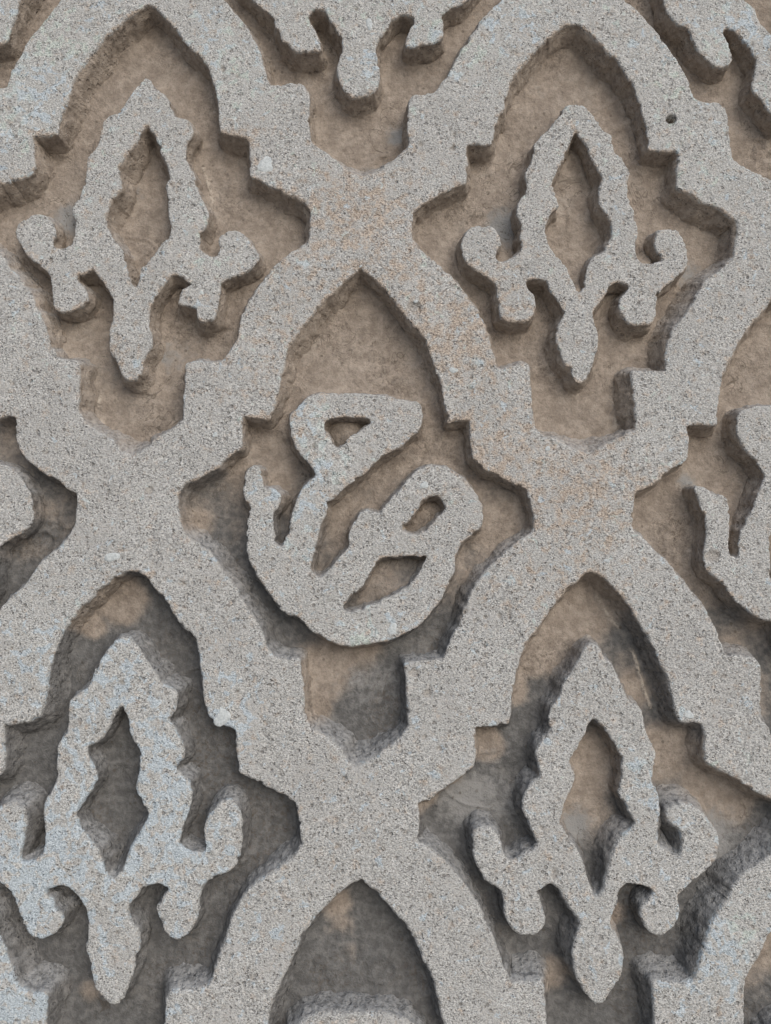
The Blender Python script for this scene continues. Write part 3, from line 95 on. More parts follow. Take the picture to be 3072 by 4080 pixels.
    'R': "6611,-479 6666,-523 6716,-611 6768,-683 6803,-770 6839,-857 6874,-944 6902,-1030 6965,-1052 7011,-1102 7027,-1159 7033,-1245 7033,-1316 7061,-1387 7105,-1458 7110,-1543 7079,-1628 7054,-1727 7061,-1797 7081,-1881 7101,-1965 7109,-2021 7080,-2090 7063,-2174 7045,-2271 7032,-2388 7128,-2432 7220,-2498 7259,-2432 7263,-2329 7265,-2240 7200,-2195 7153,-2136 7144,-2076 7173,-2016 7270,-1986 7392,-2001 7478,-2061 7547,-2136 7587,-2195 7624,-2269 7637,-2358 7611,-2447 7562,-2535 7477,-2609 7393,-2667 7293,-2741 7208,-2814 7177,-2843 7183,-2901 7179,-3003 7131,-3089 7062,-3162 6982,-3205 6892,-3190 6835,-3147 6813,-3075 6790,-3003 6805,-2930 6863,-2886 6948,-2814 6923,-2755 6834,-2733 6742,-2733 6662,-2762 6625,-2828 6602,-2901 6547,-2988 6509,-3060 6517,-3133 6557,-3190 6594,-3277 6606,-3377 6586,-3492 6562,-3577 6495,-3648 6427,-3719 6375,-3790 6326,-3825 6270,-3776 6216,-3719 6176,-3663 6139,-3577 6118,-3477 6113,-3377 6139,-3262 6196,-3147 6210,-3075 6164,-3003 6125,-2930 6087,-2843 6019,-2755 5983,-2726 5862,-2792 5845,-2814 5869,-2886 5892,-2974 5914,-3060 5877,-3133 5795,-3190 5703,-3198 5613,-3183 5558,-3118 5520,-3032 5515,-2915 5516,-2814 5476,-2755 5392,-2728 5353,-2687 5317,-2605 5266,-2523 5252,-2427 5255,-2303 5294,-2229 5369,-2202 5454,-2215 5521,-2271 5550,-2354 5538,-2409 5561,-2478 5629,-2519 5704,-2491 5780,-2436 5870,-2402 5853,-2271 5818,-2174 5782,-2090 5761,-2007 5816,-1881 5865,-1811 5957,-1755 5976,-1713 5954,-1628 5946,-1557 5937,-1501 6003,-1416 6097,-1345 6105,-1259 6100,-1159 6122,-1073 6200,-1030 6236,-958 6275,-857 6357,-770 6426,-669 6496,-552 6548,-479",
}
HOLES = {
    'A': ["-2553,4974 -2521,4966 -2462,4872 -2410,4752 -2374,4634 -2324,4583 -2306,4498 -2287,4397 -2332,4313 -2330,4263 -2295,4163 -2275,4029 -2263,3896 -2259,3780 -2296,3698 -2356,3632 -2431,3516 -2476,3459 -2544,3385 -2549,3304 -2569,3206 -2604,3177 -2641,3255 -2676,3353 -2712,3467 -2715,3549 -2814,3665 -2881,3764 -2932,3863 -2936,3962 -2902,4096 -2858,4179 -2808,4233 -2780,4263 -2789,4322 -2801,4414 -2824,4524 -2772,4608 -2726,4668 -2635,4786 -2598,4889"],
    'B': ["2025,4926 2063,4855 2124,4736 2183,4600 2228,4515 2288,4381 2253,4297 2241,4163 2246,4062 2308,4012 2367,3896 2371,3797 2353,3714 2278,3599 2166,3516 2100,3418 2081,3304 2046,3173 2013,3117 1983,3157 1947,3255 1909,3304 1881,3418 1835,3467 1774,3549 1714,3632 1677,3731 1671,3830 1705,3946 1755,4029 1819,4054 1812,4112 1776,4246 1755,4347 1813,4465 1880,4583 1931,4719 1966,4821"],
    'C': ["-632,1751 -556,1798 -418,1814 -296,1806 -173,1806 -158,1736 -264,1673 -371,1595 -447,1502 -492,1487 -523,1518 -570,1611 -616,1689", "158,686 241,747 317,853 348,929 424,990 500,1006 560,975 597,899 597,846 543,800 483,747 407,671 316,626 226,626 173,649", "-406,-125 -377,-36 -288,38 -229,112 -139,261 -49,373 101,384 251,403 401,388 393,336 355,261 295,187 235,112 130,38 -4,-21 -138,-81 -257,-125 -361,-162"],
    'D': ["-2581,-1076 -2520,-1147 -2496,-1190 -2501,-1262 -2453,-1375 -2405,-1475 -2372,-1574 -2383,-1687 -2408,-1785 -2413,-1855 -2359,-1939 -2298,-2037 -2274,-2093 -2321,-2190 -2376,-2273 -2430,-2370 -2443,-2401 -2482,-2512 -2521,-2607 -2590,-2676 -2634,-2662 -2665,-2607 -2682,-2539 -2729,-2429 -2790,-2360 -2880,-2263 -2943,-2166 -2961,-2069 -2922,-1971 -2840,-1874 -2800,-1789 -2796,-1705 -2852,-1602 -2900,-1503 -2888,-1447 -2801,-1418 -2731,-1347 -2663,-1233 -2622,-1162 -2610,-1090"],
    'E': ["2026,-1180 2083,-1233 2139,-1304 2195,-1390 2250,-1475 2305,-1574 2274,-1623 2288,-1729 2253,-1813 2236,-1883 2277,-1953 2318,-2023 2373,-2121 2378,-2176 2326,-2225 2289,-2243 2224,-2317 2174,-2421 2124,-2553 2089,-2685 2058,-2773 1995,-2831 1963,-2773 1920,-2671 1894,-2539 1850,-2450 1791,-2347 1732,-2258 1687,-2198 1689,-2109 1724,-1960 1806,-1810 1832,-1734 1794,-1645 1781,-1574 1872,-1447 1933,-1347 1981,-1233"],
    'F': ["-267,6659 -120,6965 12,7237 -71,7603 -255,7972 -437,7603 -517,7237 -400,6965"],
    'G': ["3891,6427 3992,6351 4037,6218 4084,6123 4159,6019 4248,5935 4379,6085 4522,6427 4616,6811 4439,7394 4169,7004 3906,6715"],
    'H': ["-4851,6665 -4710,7025 -4615,7267 -4935,7940 -5166,7267 -5039,7025"],
    'I': ["-5224,1790 -5151,1837 -5014,1853 -4891,1845 -4768,1845 -4748,1775 -4851,1712 -4952,1634 -5022,1541 -5066,1526 -5099,1557 -5152,1650 -5204,1728", "-4362,724 -4283,785 -4214,891 -4189,967 -4117,1028 -4042,1044 -3980,1013 -3937,937 -3934,884 -3984,838 -4042,785 -4112,709 -4200,664 -4290,664 -4345,686", "-4873,-88 -4849,1 -4765,75 -4711,149 -4631,298 -4549,411 -4400,421 -4251,441 -4100,426 -4104,373 -4137,298 -4192,224 -4247,149 -4347,75 -4478,16 -4608,-44 -4724,-88 -4825,-125"],
    'J': ["3953,1686 4032,1733 4171,1749 4293,1741 4415,1741 4426,1671 4315,1608 4204,1531 4122,1438 4075,1422 4046,1453 4006,1546 3965,1624", "4672,624 4759,684 4842,790 4877,866 4957,927 5034,942 5092,912 5124,836 5120,782 5064,737 5000,684 4919,608 4826,563 4735,563 4684,586", "4054,-186 4089,-98 4183,-24 4247,50 4346,199 4443,311 4594,321 4745,341 4894,326 4883,274 4840,199 4775,124 4710,50 4600,-24 4462,-83 4324,-142 4202,-186 4096,-223"],
    'K': ["-589,-4093 -517,-4052 -387,-4039 -271,-4046 -156,-4046 -141,-4106 -242,-4160 -343,-4227 -414,-4307 -457,-4321 -486,-4294 -530,-4214 -574,-4147", "156,-5012 235,-4960 306,-4868 335,-4802 407,-4749 478,-4736 535,-4763 570,-4828 570,-4874 519,-4914 462,-4960 391,-5025 305,-5064 220,-5064 170,-5045", "-377,-5714 -349,-5637 -265,-5573 -209,-5508 -124,-5380 -40,-5283 102,-5273 243,-5257 385,-5270 378,-5315 342,-5380 285,-5444 228,-5508 129,-5573 3,-5624 -124,-5675 -236,-5714 -334,-5745"],
    'L': ["3853,-4136 3928,-4096 4058,-4082 4173,-4089 4289,-4089 4299,-4150 4194,-4203 4089,-4270 4012,-4351 3968,-4364 3941,-4337 3903,-4257 3864,-4190", "4532,-5054 4615,-5002 4692,-4910 4726,-4845 4801,-4792 4874,-4779 4929,-4805 4959,-4871 4955,-4917 4902,-4956 4842,-5002 4766,-5067 4678,-5106 4593,-5106 4544,-5087", "3950,-5755 3984,-5678 4072,-5614 4133,-5550 4226,-5421 4318,-5324 4460,-5315 4602,-5299 4743,-5311 4732,-5357 4692,-5421 4631,-5486 4570,-5550 4466,-5614 4336,-5665 4206,-5717 4091,-5755 3991,-5787"],
    'M': ["-4975,-4082 -4906,-4041 -4777,-4028 -4661,-4035 -4546,-4035 -4527,-4095 -4624,-4149 -4720,-4216 -4786,-4297 -4828,-4310 -4859,-4283 -4908,-4203 -4957,-4136", "-4166,-5001 -4092,-4949 -4026,-4857 -4002,-4791 -3934,-4739 -3864,-4726 -3805,-4752 -3765,-4818 -3762,-4864 -3810,-4903 -3864,-4949 -3931,-5014 -4014,-5054 -4099,-5054 -4150,-5034", "-4651,-5703 -4628,-5626 -4548,-5562 -4497,-5498 -4421,-5369 -4343,-5272 -4203,-5263 -4062,-5246 -3920,-5259 -3924,-5304 -3955,-5369 -4007,-5434 -4060,-5498 -4154,-5562 -4277,-5614 -4400,-5665 -4510,-5703 -4606,-5735"],
    'N': ["-7087,4946 -7055,4937 -6989,4843 -6930,4724 -6887,4606 -6834,4555 -6810,4470 -6785,4369 -6824,4285 -6819,4235 -6778,4135 -6750,4001 -6729,3868 -6718,3753 -6750,3670 -6806,3604 -6874,3489 -6915,3432 -6978,3358 -6978,3277 -6992,3179 -7025,3150 -7067,3228 -7108,3325 -7151,3440 -7159,3522 -7265,3637 -7338,3736 -7396,3835 -7406,3935 -7381,4068 -7342,4151 -7295,4205 -7270,4235 -7282,4294 -7299,4386 -7330,4496 -7283,4580 -7241,4639 -7157,4758 -7127,4860"],
    'O': ["6556,4898 6590,4826 6643,4707 6694,4572 6734,4487 6785,4353 6745,4269 6724,4135 6723,4035 6781,3985 6833,3868 6832,3769 6808,3687 6726,3571 6608,3489 6537,3391 6510,3277 6467,3146 6431,3090 6403,3130 6373,3228 6338,3277 6317,3391 6275,3440 6219,3522 6164,3604 6133,3703 6134,3802 6175,3918 6230,4001 6295,4026 6292,4085 6265,4218 6250,4319 6316,4437 6390,4555 6450,4690 6491,4792"],
    'Q': ["-7102,-1087 -7036,-1159 -7010,-1202 -7009,-1273 -6953,-1387 -6899,-1487 -6860,-1586 -6862,-1699 -6881,-1797 -6881,-1867 -6821,-1951 -6753,-2049 -6726,-2104 -6766,-2202 -6815,-2285 -6863,-2381 -6874,-2413 -6905,-2523 -6938,-2619 -7002,-2687 -7046,-2674 -7081,-2619 -7103,-2550 -7158,-2440 -7223,-2372 -7320,-2275 -7389,-2178 -7415,-2081 -7382,-1983 -7306,-1885 -7272,-1801 -7275,-1717 -7337,-1614 -7392,-1515 -7384,-1458 -7299,-1430 -7234,-1359 -7173,-1245 -7137,-1173 -7130,-1102"],
    'R': ["6540,-1192 6594,-1245 6645,-1316 6695,-1402 6745,-1487 6793,-1586 6758,-1635 6765,-1741 6724,-1825 6703,-1895 6739,-1965 6775,-2035 6823,-2132 6824,-2188 6768,-2236 6730,-2255 6661,-2329 6604,-2432 6544,-2565 6500,-2697 6464,-2784 6397,-2843 6369,-2784 6333,-2682 6315,-2550 6277,-2462 6226,-2358 6172,-2269 6132,-2210 6140,-2121 6185,-1971 6277,-1821 6308,-1746 6276,-1656 6268,-1586 6368,-1458 6436,-1359 6491,-1245"],
}
RIDGES = ["-4062,3569 -3907,3408 -3753,3256 -3555,2854 -3467,2688 -3354,2490", "3729,3612 3414,3468 3309,3324 3156,3138 2983,2871 2894,2672 2840,2490", "2173,-10 2266,-175 2314,-257 2378,-306 2455,-469 2517,-566 2546,-663 2617,-969 2668,-1112", "-3672,4721 -3649,4599 -3652,4494 -3695,4355", "-1994,4646 -1904,4384 -1867,4177 -1843,3902", "-3046,2222 -3001,2124 -3034,1961 -2963,1767", "2407,2030 2437,1925 2414,1752"]
PEBBLES = [(-1267, 4536, 99, 78), (-1588, -1164, 87, 87), (391, 1110, 39, 42), (697, 2302, 42, 36), (73, -331, 60, 60), (-176, 6152, 39, 66), (-2891, 674, 36, 21), (2951, -1147, 54, 36), (1643, 1485, 33, 24), (2203, 349, 35, 19), (-1727, 1625, 27, 27), (-2721, 388, 75, 51), (315, 3031, 21, 18)]
PITS = [(3045, 5051, 58, 48, 1), (872, 2096, 39, 36, 0.5), (-2057, 4310, 30, 24, 0.4), (869, 2099, 42, 39, 0.5), (283, -747, 66, 54, 0.35), (400, -949, 36, 48, 0.4), (3312, -780, 39, 23, 0.5), (-2380, 1059, 51, 54, 0.4), (3039, -2216, 29, 23, 0.6), (3077, -2161, 23, 19, 0.5), (-2943, 504, 24, 21, 0.4), (-2011, 117, 60, 30, 0.35), (-1165, -1233, 27, 39, 0.35), (431, -2839, 33, 42, 0.4), (131, -2941, 24, 36, 0.4), (933, -3224, 12, 39, 0.5), (1032, 3767, 24, 21, 0.5), (2063, 4305, 21, 15, 0.3), (2257, 1382, 39, 30, 0.35), (1378, 5812, 48, 42, 0.3), (3135, 4749, 29, 48, 0.35), (2286, 1382, 32, 42, 0.35), (1607, -2627, 42, 64, 0.35), (3260, 393, 90, 75, 0.35), (296, 2955, 90, 90, 0.3), (1222, -177, 29, 64, 0.4), (412, -946, 45, 51, 0.45), (731, 4843, 30, 27, 0.4), (-427, 3722, 33, 33, 0.4), (-414, 3727, 36, 42, 0.4), (-3421, 4515, 18, 30, 0.4), (791, 717, 15, 15, 0.3), (-3548, -3345, 30, 39, 0.4), (-1527, -316, 27, 27, 0.4), (-2030, 120, 42, 21, 0.4), (-877, 3014, 39, 33, 0.3), (-209, -1286, 30, 24, 0.3)]

U = 1e-4
DEPTH = 0.0275

def pts(s):
    return np.array([[float(c) for c in p.split(',')] for p in s.split()]) * U

def soften(p, cut=0.0017):
    """cut every corner a little, as worn stone is"""
    a = np.roll(p, 1, 0); b = np.roll(p, -1, 0)
    la = np.linalg.norm(a - p, axis=1, keepdims=True); lb = np.linalg.norm(b - p, axis=1, keepdims=True)
    ca = np.minimum(cut, la * .3); cb = np.minimum(cut, lb * .3)
    q0 = p + (a - p) / np.maximum(la, 1e-9) * ca
    q1 = p + (b - p) / np.maximum(lb, 1e-9) * cb
    return np.stack([q0, q1], 1).reshape(-1, 2)

# ------------------------------------------------------------------ noise
def _h(i, seed):
    i = i.astype(np.uint32)
    i ^= np.uint32(seed * 2654435761 & 0xffffffff)
    i = (i ^ (i >> np.uint32(16))) * np.uint32(0x7feb352d)
    i = (i ^ (i >> np.uint32(15))) * np.uint32(0x846ca68b)
    i = i ^ (i >> np.uint32(16))
    return i.astype(np.float32) * np.float32(2.0 / 4294967295.0) - np.float32(1)

def vn(x, z, wl, seed, y=None):
    """smooth value noise in [-1,1], wavelength wl metres"""
    x = np.asarray(x, np.float64) / wl + 1000.0; z = np.asarray(z, np.float64) / wl + 1000.0
    ix = np.floor(x); iz = np.floor(z)
    fx = (x - ix).astype(np.float32); fz = (z - iz).astype(np.float32)
    fx = fx * fx * (3 - 2 * fx); fz = fz * fz * (3 - 2 * fz)
    ix = ix.astype(np.int64); iz = iz.astype(np.int64)
    def plane(off):
        k = ix * 7919 + iz * 104729 + off
        a = _h(k, seed); b = _h(k + 7919, seed); c = _h(k + 104729, seed); d = _h(k + 7919 + 104729, seed)
        return (a + (b - a) * fx) * (1 - fz) + (c + (d - c) * fx) * fz
    if y is None:
        return plane(0)
    y = np.asarray(y, np.float64) / wl + 1000.0
    iy = np.floor(y); fy = (y - iy).astype(np.float32); fy = fy * fy * (3 - 2 * fy)
    iy = iy.astype(np.int64) * 1299709
    return plane(iy) * (1 - fy) + plane(iy + 1299709) * fy

def sstep(a, b, x):
    t = np.clip((x - a) / (b - a), 0, 1)
    return t * t * (3 - 2 * t)

# ------------------------------------------------------------------ the sampling grid: fine where the wall is seen close, coarse towards its ends
RX0, RX1, RZ0, RZ1 = -0.655, 0.655, -0.705, 0.98
def axis(lo, hi, f0, f1, h, hc):
    mid = np.arange(f0, f1 + h * .5, h)
    left = np.arange(f0 - hc, lo - hc * 2, -hc)[::-1]
    right = np.arange(mid[-1] + hc, hi + hc * 2, hc)
    return np.concatenate([left, mid, right])
H = 0.0013
XS = axis(RX0, RX1, -0.43, 0.43, H, 0.0055)
ZS = axis(RZ0, RZ1, -0.43, 0.655, H, 0.0055)
NX, NZ = len(XS), len(ZS)
GX, GZ = np.meshgrid(XS, ZS)

def sdf(poly, pad):
    """signed distance to a closed outline (+ inside) on the part of the grid within pad of it"""
    lo = poly.min(0) - pad; hi = poly.max(0) + pad
    i0, i1 = np.searchsorted(XS, lo[0]), np.searchsorted(XS, hi[0])
    j0, j1 = np.searchsorted(ZS, lo[1]), np.searchsorted(ZS, hi[1])
    sl = (slice(j0, j1), slice(i0, i1))
    if i1 <= i0 or j1 <= j0:
        return sl, None
    x = GX[sl].astype(np.float32); z = GZ[sl].astype(np.float32)
    d2 = np.full(x.shape, 1e9, np.float32); ins = np.zeros(x.shape, bool)
    q = np.roll(poly, -1, 0)
    for (ax, az), (bx, bz) in zip(poly.astype(np.float32), q.astype(np.float32)):
        ex, ez = bx - ax, bz - az
        L = ex * ex + ez * ez
        if L < 1e-14:
            continue
        px = x - ax; pz = z - az
        t = np.clip((px * ex + pz * ez) / L, 0, 1)
        dx = px - t * ex; dz = pz - t * ez
        np.minimum(d2, dx * dx + dz * dz, out=d2)
        if az != bz:
            # crossing test per row only
            rows = np.nonzero((az > z[:, 0]) != (bz > z[:, 0]))[0]
            if len(rows):
                r0, r1 = rows[0], rows[-1] + 1
                ins[r0:r1] ^= x[r0:r1] < (ex * (z[r0:r1] - az) / ez + ax)
    d = np.sqrt(d2)
    return sl, np.where(ins, d, -d)

# hand-cut wobble of every edge
WOB = (0.0004 * vn(GX, GZ, 0.020, 3) + 0.0004 * vn(GX, GZ, 0.0065, 4) + 0.0006 * vn(GX, GZ, 0.0031, 5)).astype(np.float32)
CHIP = (sstep(0.50, 0.62, vn(GX, GZ, 0.008, 6)) * 0.0014 + sstep(0.45, 0.6, vn(GX, GZ, 0.0047, 7)) * 0.0008).astype(np.float32)

BIG = 0.05
S_cell = np.full((NZ, NX), -BIG, np.float32)      # + inside some recess
S_mot = np.full((NZ, NX), -BIG, np.float32)       # + inside some motif
CELL = {}; MOT = {}; TIPS = []
for k, s in CELLS.items():
    p = pts(s); TIPS.append(p[np.argmin(p[:, 1])])
    sl, d = sdf(soften(p), 0.022)
    if d is None: continue
    CELL[k] = (sl, d)
    S_cell[sl] = np.maximum(S_cell[sl], d)
for k, s in MOTIFS.items():
    sl, d = sdf(soften(pts(s), .003), 0.022)
    if d is None: continue
    for hsx in HOLES[k]:
        sh_, dh = sdf(soften(pts(hsx), .002), 0.022)
        if dh is None: continue
        full = np.full((NZ, NX), -BIG, np.float32); full[sh_] = dh
        d = np.minimum(d, -full[sl])
    MOT[k] = (sl, d)
    S_mot[sl] = np.maximum(S_mot[sl], d)
S_rect = np.minimum(np.minimum(GX - RX0, RX1 - GX), np.minimum(GZ - RZ0, RZ1 - GZ)).astype(np.float32)
S_lat = np.minimum(-S_cell, S_rect) + WOB - CHIP
TIPS = np.array(TIPS)

# ------------------------------------------------------------------ wear, stains and some painted brightness on the stone (positions on the wall)
def blobs(x, z, lst):
    o = np.zeros(np.shape(x), np.float32)
    for cx, cz, r, a in lst:
        d = np.hypot(x - cx, z - cz) / r
        o = np.maximum(o, a * np.exp(-d * d * 1.2))
    return o
CLAY_SPOTS = [(0.142, -0.045, 0.043, 1.40), (0.128, -0.091, 0.022, 1.20), (0.197, -0.006, 0.058, 1.40), (0.037, -0.191, 0.020, 1.50), (0.064, -0.177, 0.020, 1.20), (0.098, -0.146, 0.022, 1.40), (0.194, -0.179, 0.043, 1.50), (0.282, -0.158, 0.037, 1.30), (0.330, -0.177, 0.050, 1.40), (0.251, -0.091, 0.028, 0.90), (0.360, -0.325, 0.055, 1.00), (-0.047, -0.298, 0.025, 0.85), (-0.042, -0.321, 0.022, 0.75), (-0.038, -0.343, 0.020, 0.65), (-0.063, -0.077, 0.033, 1.40), (-0.070, -0.110, 0.018, 1.20), (-0.272, -0.004, 0.033, 1.30), (-0.298, -0.031, 0.020, 1.10), (0.163, -0.363, 0.020, 0.90), (0.221, -0.307, 0.020, 0.90), (-0.046, -0.048, 0.035, 0.90), (-0.021, -0.045, 0.040, 0.80), (-0.190, 0.074, 0.030, 0.90), (0.116, 0.069, 0.037, 0.90), (-0.287, -0.378, 0.015, 0.80)]
RUST_SPOTS = [(-0.036, 0.399, 0.072, 0.85), (-0.075, 0.344, 0.058, 0.65), (0.022, 0.344, 0.050, 0.60), (0.081, 0.263, 0.075, 0.90), (0.118, 0.145, 0.068, 0.70), (0.193, 0.107, 0.085, 0.80), (-0.108, 0.276, 0.043, 0.50), (-0.156, 0.475, 0.030, 0.80), (-0.125, 0.250, 0.050, 0.50), (-0.099, 0.184, 0.040, 0.50), (0.145, 0.210, 0.037, 0.50), (-0.279, 0.237, 0.037, 0.30), (0.153, 0.031, 0.050, 0.40)]
PALE_SPOTS = [(-0.334, 0.599, 0.088, 0.55), (-0.171, 0.569, 0.075, 0.70), (-0.078, 0.625, 0.075, 0.40), (0.153, 0.625, 0.088, 0.35), (0.327, 0.555, 0.075, 0.40), (-0.395, 0.526, 0.062, 0.50), (-0.010, 0.569, 0.037, 0.50), (0.071, 0.584, 0.050, 0.50), (-0.226, -0.198, 0.100, 0.90), (-0.343, -0.267, 0.075, 1.00), (-0.347, -0.367, 0.062, 1.00), (-0.155, -0.127, 0.050, 0.60), (-0.303, -0.079, 0.088, 0.70), (-0.374, 0.569, 0.062, 0.50), (-0.186, 0.599, 0.062, 0.60), (-0.070, 0.119, 0.062, 0.50), (0.311, -0.323, 0.050, 0.80), (0.324, 0.497, 0.075, 0.30), (0.257, -0.186, 0.062, 0.50), (-0.073, 0.184, 0.030, 0.60), (-0.021, -0.043, 0.037, 0.60), (0.383, 0.613, 0.037, 0.60)]  # lichen flecks; the upper spots also paint in the brighter light up there
SLOPE_SPOTS = [(-0.079, 0.276, 0.045, 0.0050), (0.146, 0.555, 0.045, 0.0040), (-0.104, 0.229, 0.030, 0.0040), (-0.314, 0.564, 0.048, 0.0100), (-0.373, 0.463, 0.022, 0.0040), (-0.392, 0.421, 0.033, 0.0080), (0.339, 0.410, 0.048, 0.0070), (0.199, 0.593, 0.037, 0.0040), (0.257, -0.120, 0.083, 0.0050), (0.361, 0.127, 0.043, 0.0090), (0.069, 0.613, 0.030, 0.0040), (0.315, 0.295, 0.065, 0.0080), (-0.311, 0.205, 0.035, 0.0060), (0.242, 0.202, 0.035, 0.0060), (-0.331, -0.115, 0.083, 0.0080), (-0.349, -0.323, 0.075, 0.0090), (0.324, -0.289, 0.083, 0.0070), (0.352, -0.225, 0.045, 0.0080), (-0.135, 0.069, 0.050, 0.0060), (-0.163, 0.006, 0.062, 0.0050), (0.073, 0.006, 0.062, 0.0050), (-0.373, 0.303, 0.065, 0.0060), (-0.115, 0.405, 0.037, 0.0030), (-0.107, -0.376, 0.037, 0.0060), (0.064, 0.081, 0.030, 0.0040), (-0.208, -0.367, 0.033, 0.0050), (0.144, -0.356, 0.040, 0.0040), (0.248, -0.356, 0.030, 0.0060)]      # lattice sides cut at a flatter slope: x, z, radius, extra run in metres
SLOPE_MOTIF = [(0.268, -0.218, 0.030, 0.0120), (0.256, -0.205, 0.015, 0.0060), (-0.346, -0.209, 0.028, 0.0100), (0.175, -0.079, 0.055, 0.0020), (0.173, -0.163, 0.060, 0.0030), (0.173, -0.330, 0.037, 0.0060), (-0.218, -0.067, 0.035, 0.0060), (-0.196, -0.151, 0.033, 0.0050), (0.226, -0.239, 0.022, 0.0120), (0.246, -0.228, 0.015, 0.0060), (-0.260, -0.244, 0.037, 0.0070), (-0.257, 0.200, 0.037, 0.0060), (-0.026, 0.506, 0.033, 0.0060), (-0.250, 0.200, 0.020, 0.0040), (-0.101, 0.564, 0.037, 0.0040), (-0.270, 0.458, 0.037, 0.0060), (-0.283, 0.405, 0.030, 0.0060), (0.234, 0.435, 0.030, 0.0040), (0.216, 0.380, 0.030, 0.0060), (-0.195, 0.268, 0.035, 0.0070), (0.191, 0.237, 0.037, 0.0060), (0.249, 0.276, 0.025, 0.0040), (-0.252, 0.200, 0.015, 0.0040)]
ASH_SPOTS = [(0.071, -0.198, 0.058, 0.60), (0.100, -0.163, 0.030, 0.40), (0.315, -0.239, 0.050, 0.70), (0.183, -0.228, 0.022, 0.80), (-0.019, -0.110, 0.048, 0.38), (-0.028, -0.084, 0.015, 0.50), (-0.172, 0.282, 0.000, 0.00), (0.130, 0.399, 0.028, 0.70), (0.254, 0.407, 0.020, 0.80), (0.328, 0.347, 0.022, 0.60), (-0.339, 0.407, 0.025, 0.70), (-0.236, 0.252, 0.028, 0.60), (-0.315, 0.336, 0.020, 0.50), (-0.269, 0.435, 0.015, 0.30), (0.312, 0.119, 0.015, 0.60), (-0.067, 0.094, 0.030, 0.40), (-0.262, 0.540, 0.037, 0.30), (-0.018, 0.458, 0.013, 0.60), (0.014, 0.503, 0.015, 0.70)]
SHALLOW = [(-0.040, 0.168, 0.020, 0.0130), (0.046, 0.079, 0.022, 0.0080), (0.006, 0.011, 0.033, 0.0120), (-0.104, 0.061, 0.015, 0.0080), (0.354, 0.056, 0.015, 0.0100), (0.226, -0.239, 0.025, 0.0060), (0.127, 0.355, 0.015, 0.0100), (0.273, 0.350, 0.015, 0.0140), (-0.333, 0.369, 0.013, 0.0120), (-0.182, 0.358, 0.013, 0.0080), (-0.254, 0.325, 0.015, 0.0160), (0.201, 0.317, 0.015, 0.0160)]           # small openings that were not cut to full depth

def clay(x, z):
    n = .5 * vn(x, z, .06, 11) + .5 * vn(x, z, .022, 12)
    f = z + .28 * x + .12 * n
    base = sstep(-.12, .20, f)
    b = blobs(x, z, CLAY_SPOTS) + .42 * n
    return np.clip(np.maximum(base, sstep(.10, 1.0, b)), 0, 1)
def rust(x, z):
    return np.clip(blobs(x, z, RUST_SPOTS) + .02 + .10 * vn(x, z, .08, 13), 0, 1)
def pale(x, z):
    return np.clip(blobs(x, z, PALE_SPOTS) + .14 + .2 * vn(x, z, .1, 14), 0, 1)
def worn(x, z):
    """how far the edges are rounded off"""
    return 0.0009 + 0.0016 * sstep(.05, -.30, z + .35 * x)

# ------------------------------------------------------------------ meshing: marching squares on the grid
TAB = {1: [[0, 4, 7]], 2: [[1, 5, 4]], 3: [[0, 1, 5, 7]], 4: [[2, 6, 5]], 5: [[0, 4, 7], [2, 6, 5]], 6: [[1, 2, 6, 4]],
       7: [[0, 1, 2, 6, 7]], 8: [[3, 7, 6]], 9: [[0, 4, 6, 3]], 10: [[1, 5, 4], [3, 7, 6]], 11: [[0, 1, 5, 6, 3]],
       12: [[2, 3, 7, 5]], 13: [[0, 4, 5, 2, 3]], 14: [[1, 2, 3, 7, 4]], 15: [[0, 1, 2, 3]]}
def edges_of(polys):
    e = []
    for p in polys:
        for a, b in zip(p, p[1:] + p[:1]):
            if a >= 4 and b >= 4: e.append((a, b))
    return e

def march(sl, S):
    """-> x, z, s of the vertices; list of (n,k) face arrays; directed rim edges"""
    xs = XS[sl[1]]; zs = ZS[sl[0]]
    nz, nx = S.shape
    P = S > 0
    idx = -np.ones((nz, nx), np.int64)
    jz, jx = np.nonzero(P)
    idx[jz, jx] = np.arange(len(jz))
    vx = [xs[jx]]; vz = [zs[jz]]; vs = [S[jz, jx]]
    n = len(jz)
    hm = P[:, :-1] != P[:, 1:]
    hi = -np.ones(hm.shape, np.int64); a, b = np.nonzero(hm); hi[a, b] = n + np.arange(len(a)); n += len(a)
    t = np.clip(S[a, b] / (S[a, b] - S[a, b + 1]), .06, .94)
    vx.append(xs[b] + t * (xs[b + 1] - xs[b])); vz.append(zs[a]); vs.append(np.zeros(len(a)))
    vm = P[:-1] != P[1:]
    vi = -np.ones(vm.shape, np.int64); a, b = np.nonzero(vm); vi[a, b] = n + np.arange(len(a)); n += len(a)
    t = np.clip(S[a, b] / (S[a, b] - S[a + 1, b]), .06, .94)
    vx.append(xs[b]); vz.append(zs[a] + t * (zs[a + 1] - zs[a])); vs.append(np.zeros(len(a)))
    slots = [idx[:-1, :-1], idx[:-1, 1:], idx[1:, 1:], idx[1:, :-1], hi[:-1], vi[:, 1:], hi[1:], vi[:, :-1]]
    code = P[:-1, :-1] * 1 + P[:-1, 1:] * 2 + P[1:, 1:] * 4 + P[1:, :-1] * 8
    faces = []; rim = []
    for c, polys in TAB.items():
        q = code == c
        if not q.any(): continue
        for p in polys:
            faces.append(np.stack([slots[k][q] for k in p], 1))
        for (ea, eb) in edges_of(polys):
            rim.append(np.stack([slots[ea][q], slots[eb][q]], 1))
    rim = np.concatenate(rim) if rim else np.zeros((0, 2), np.int64)
    return np.concatenate(vx), np.concatenate(vz), np.concatenate(vs), faces, rim

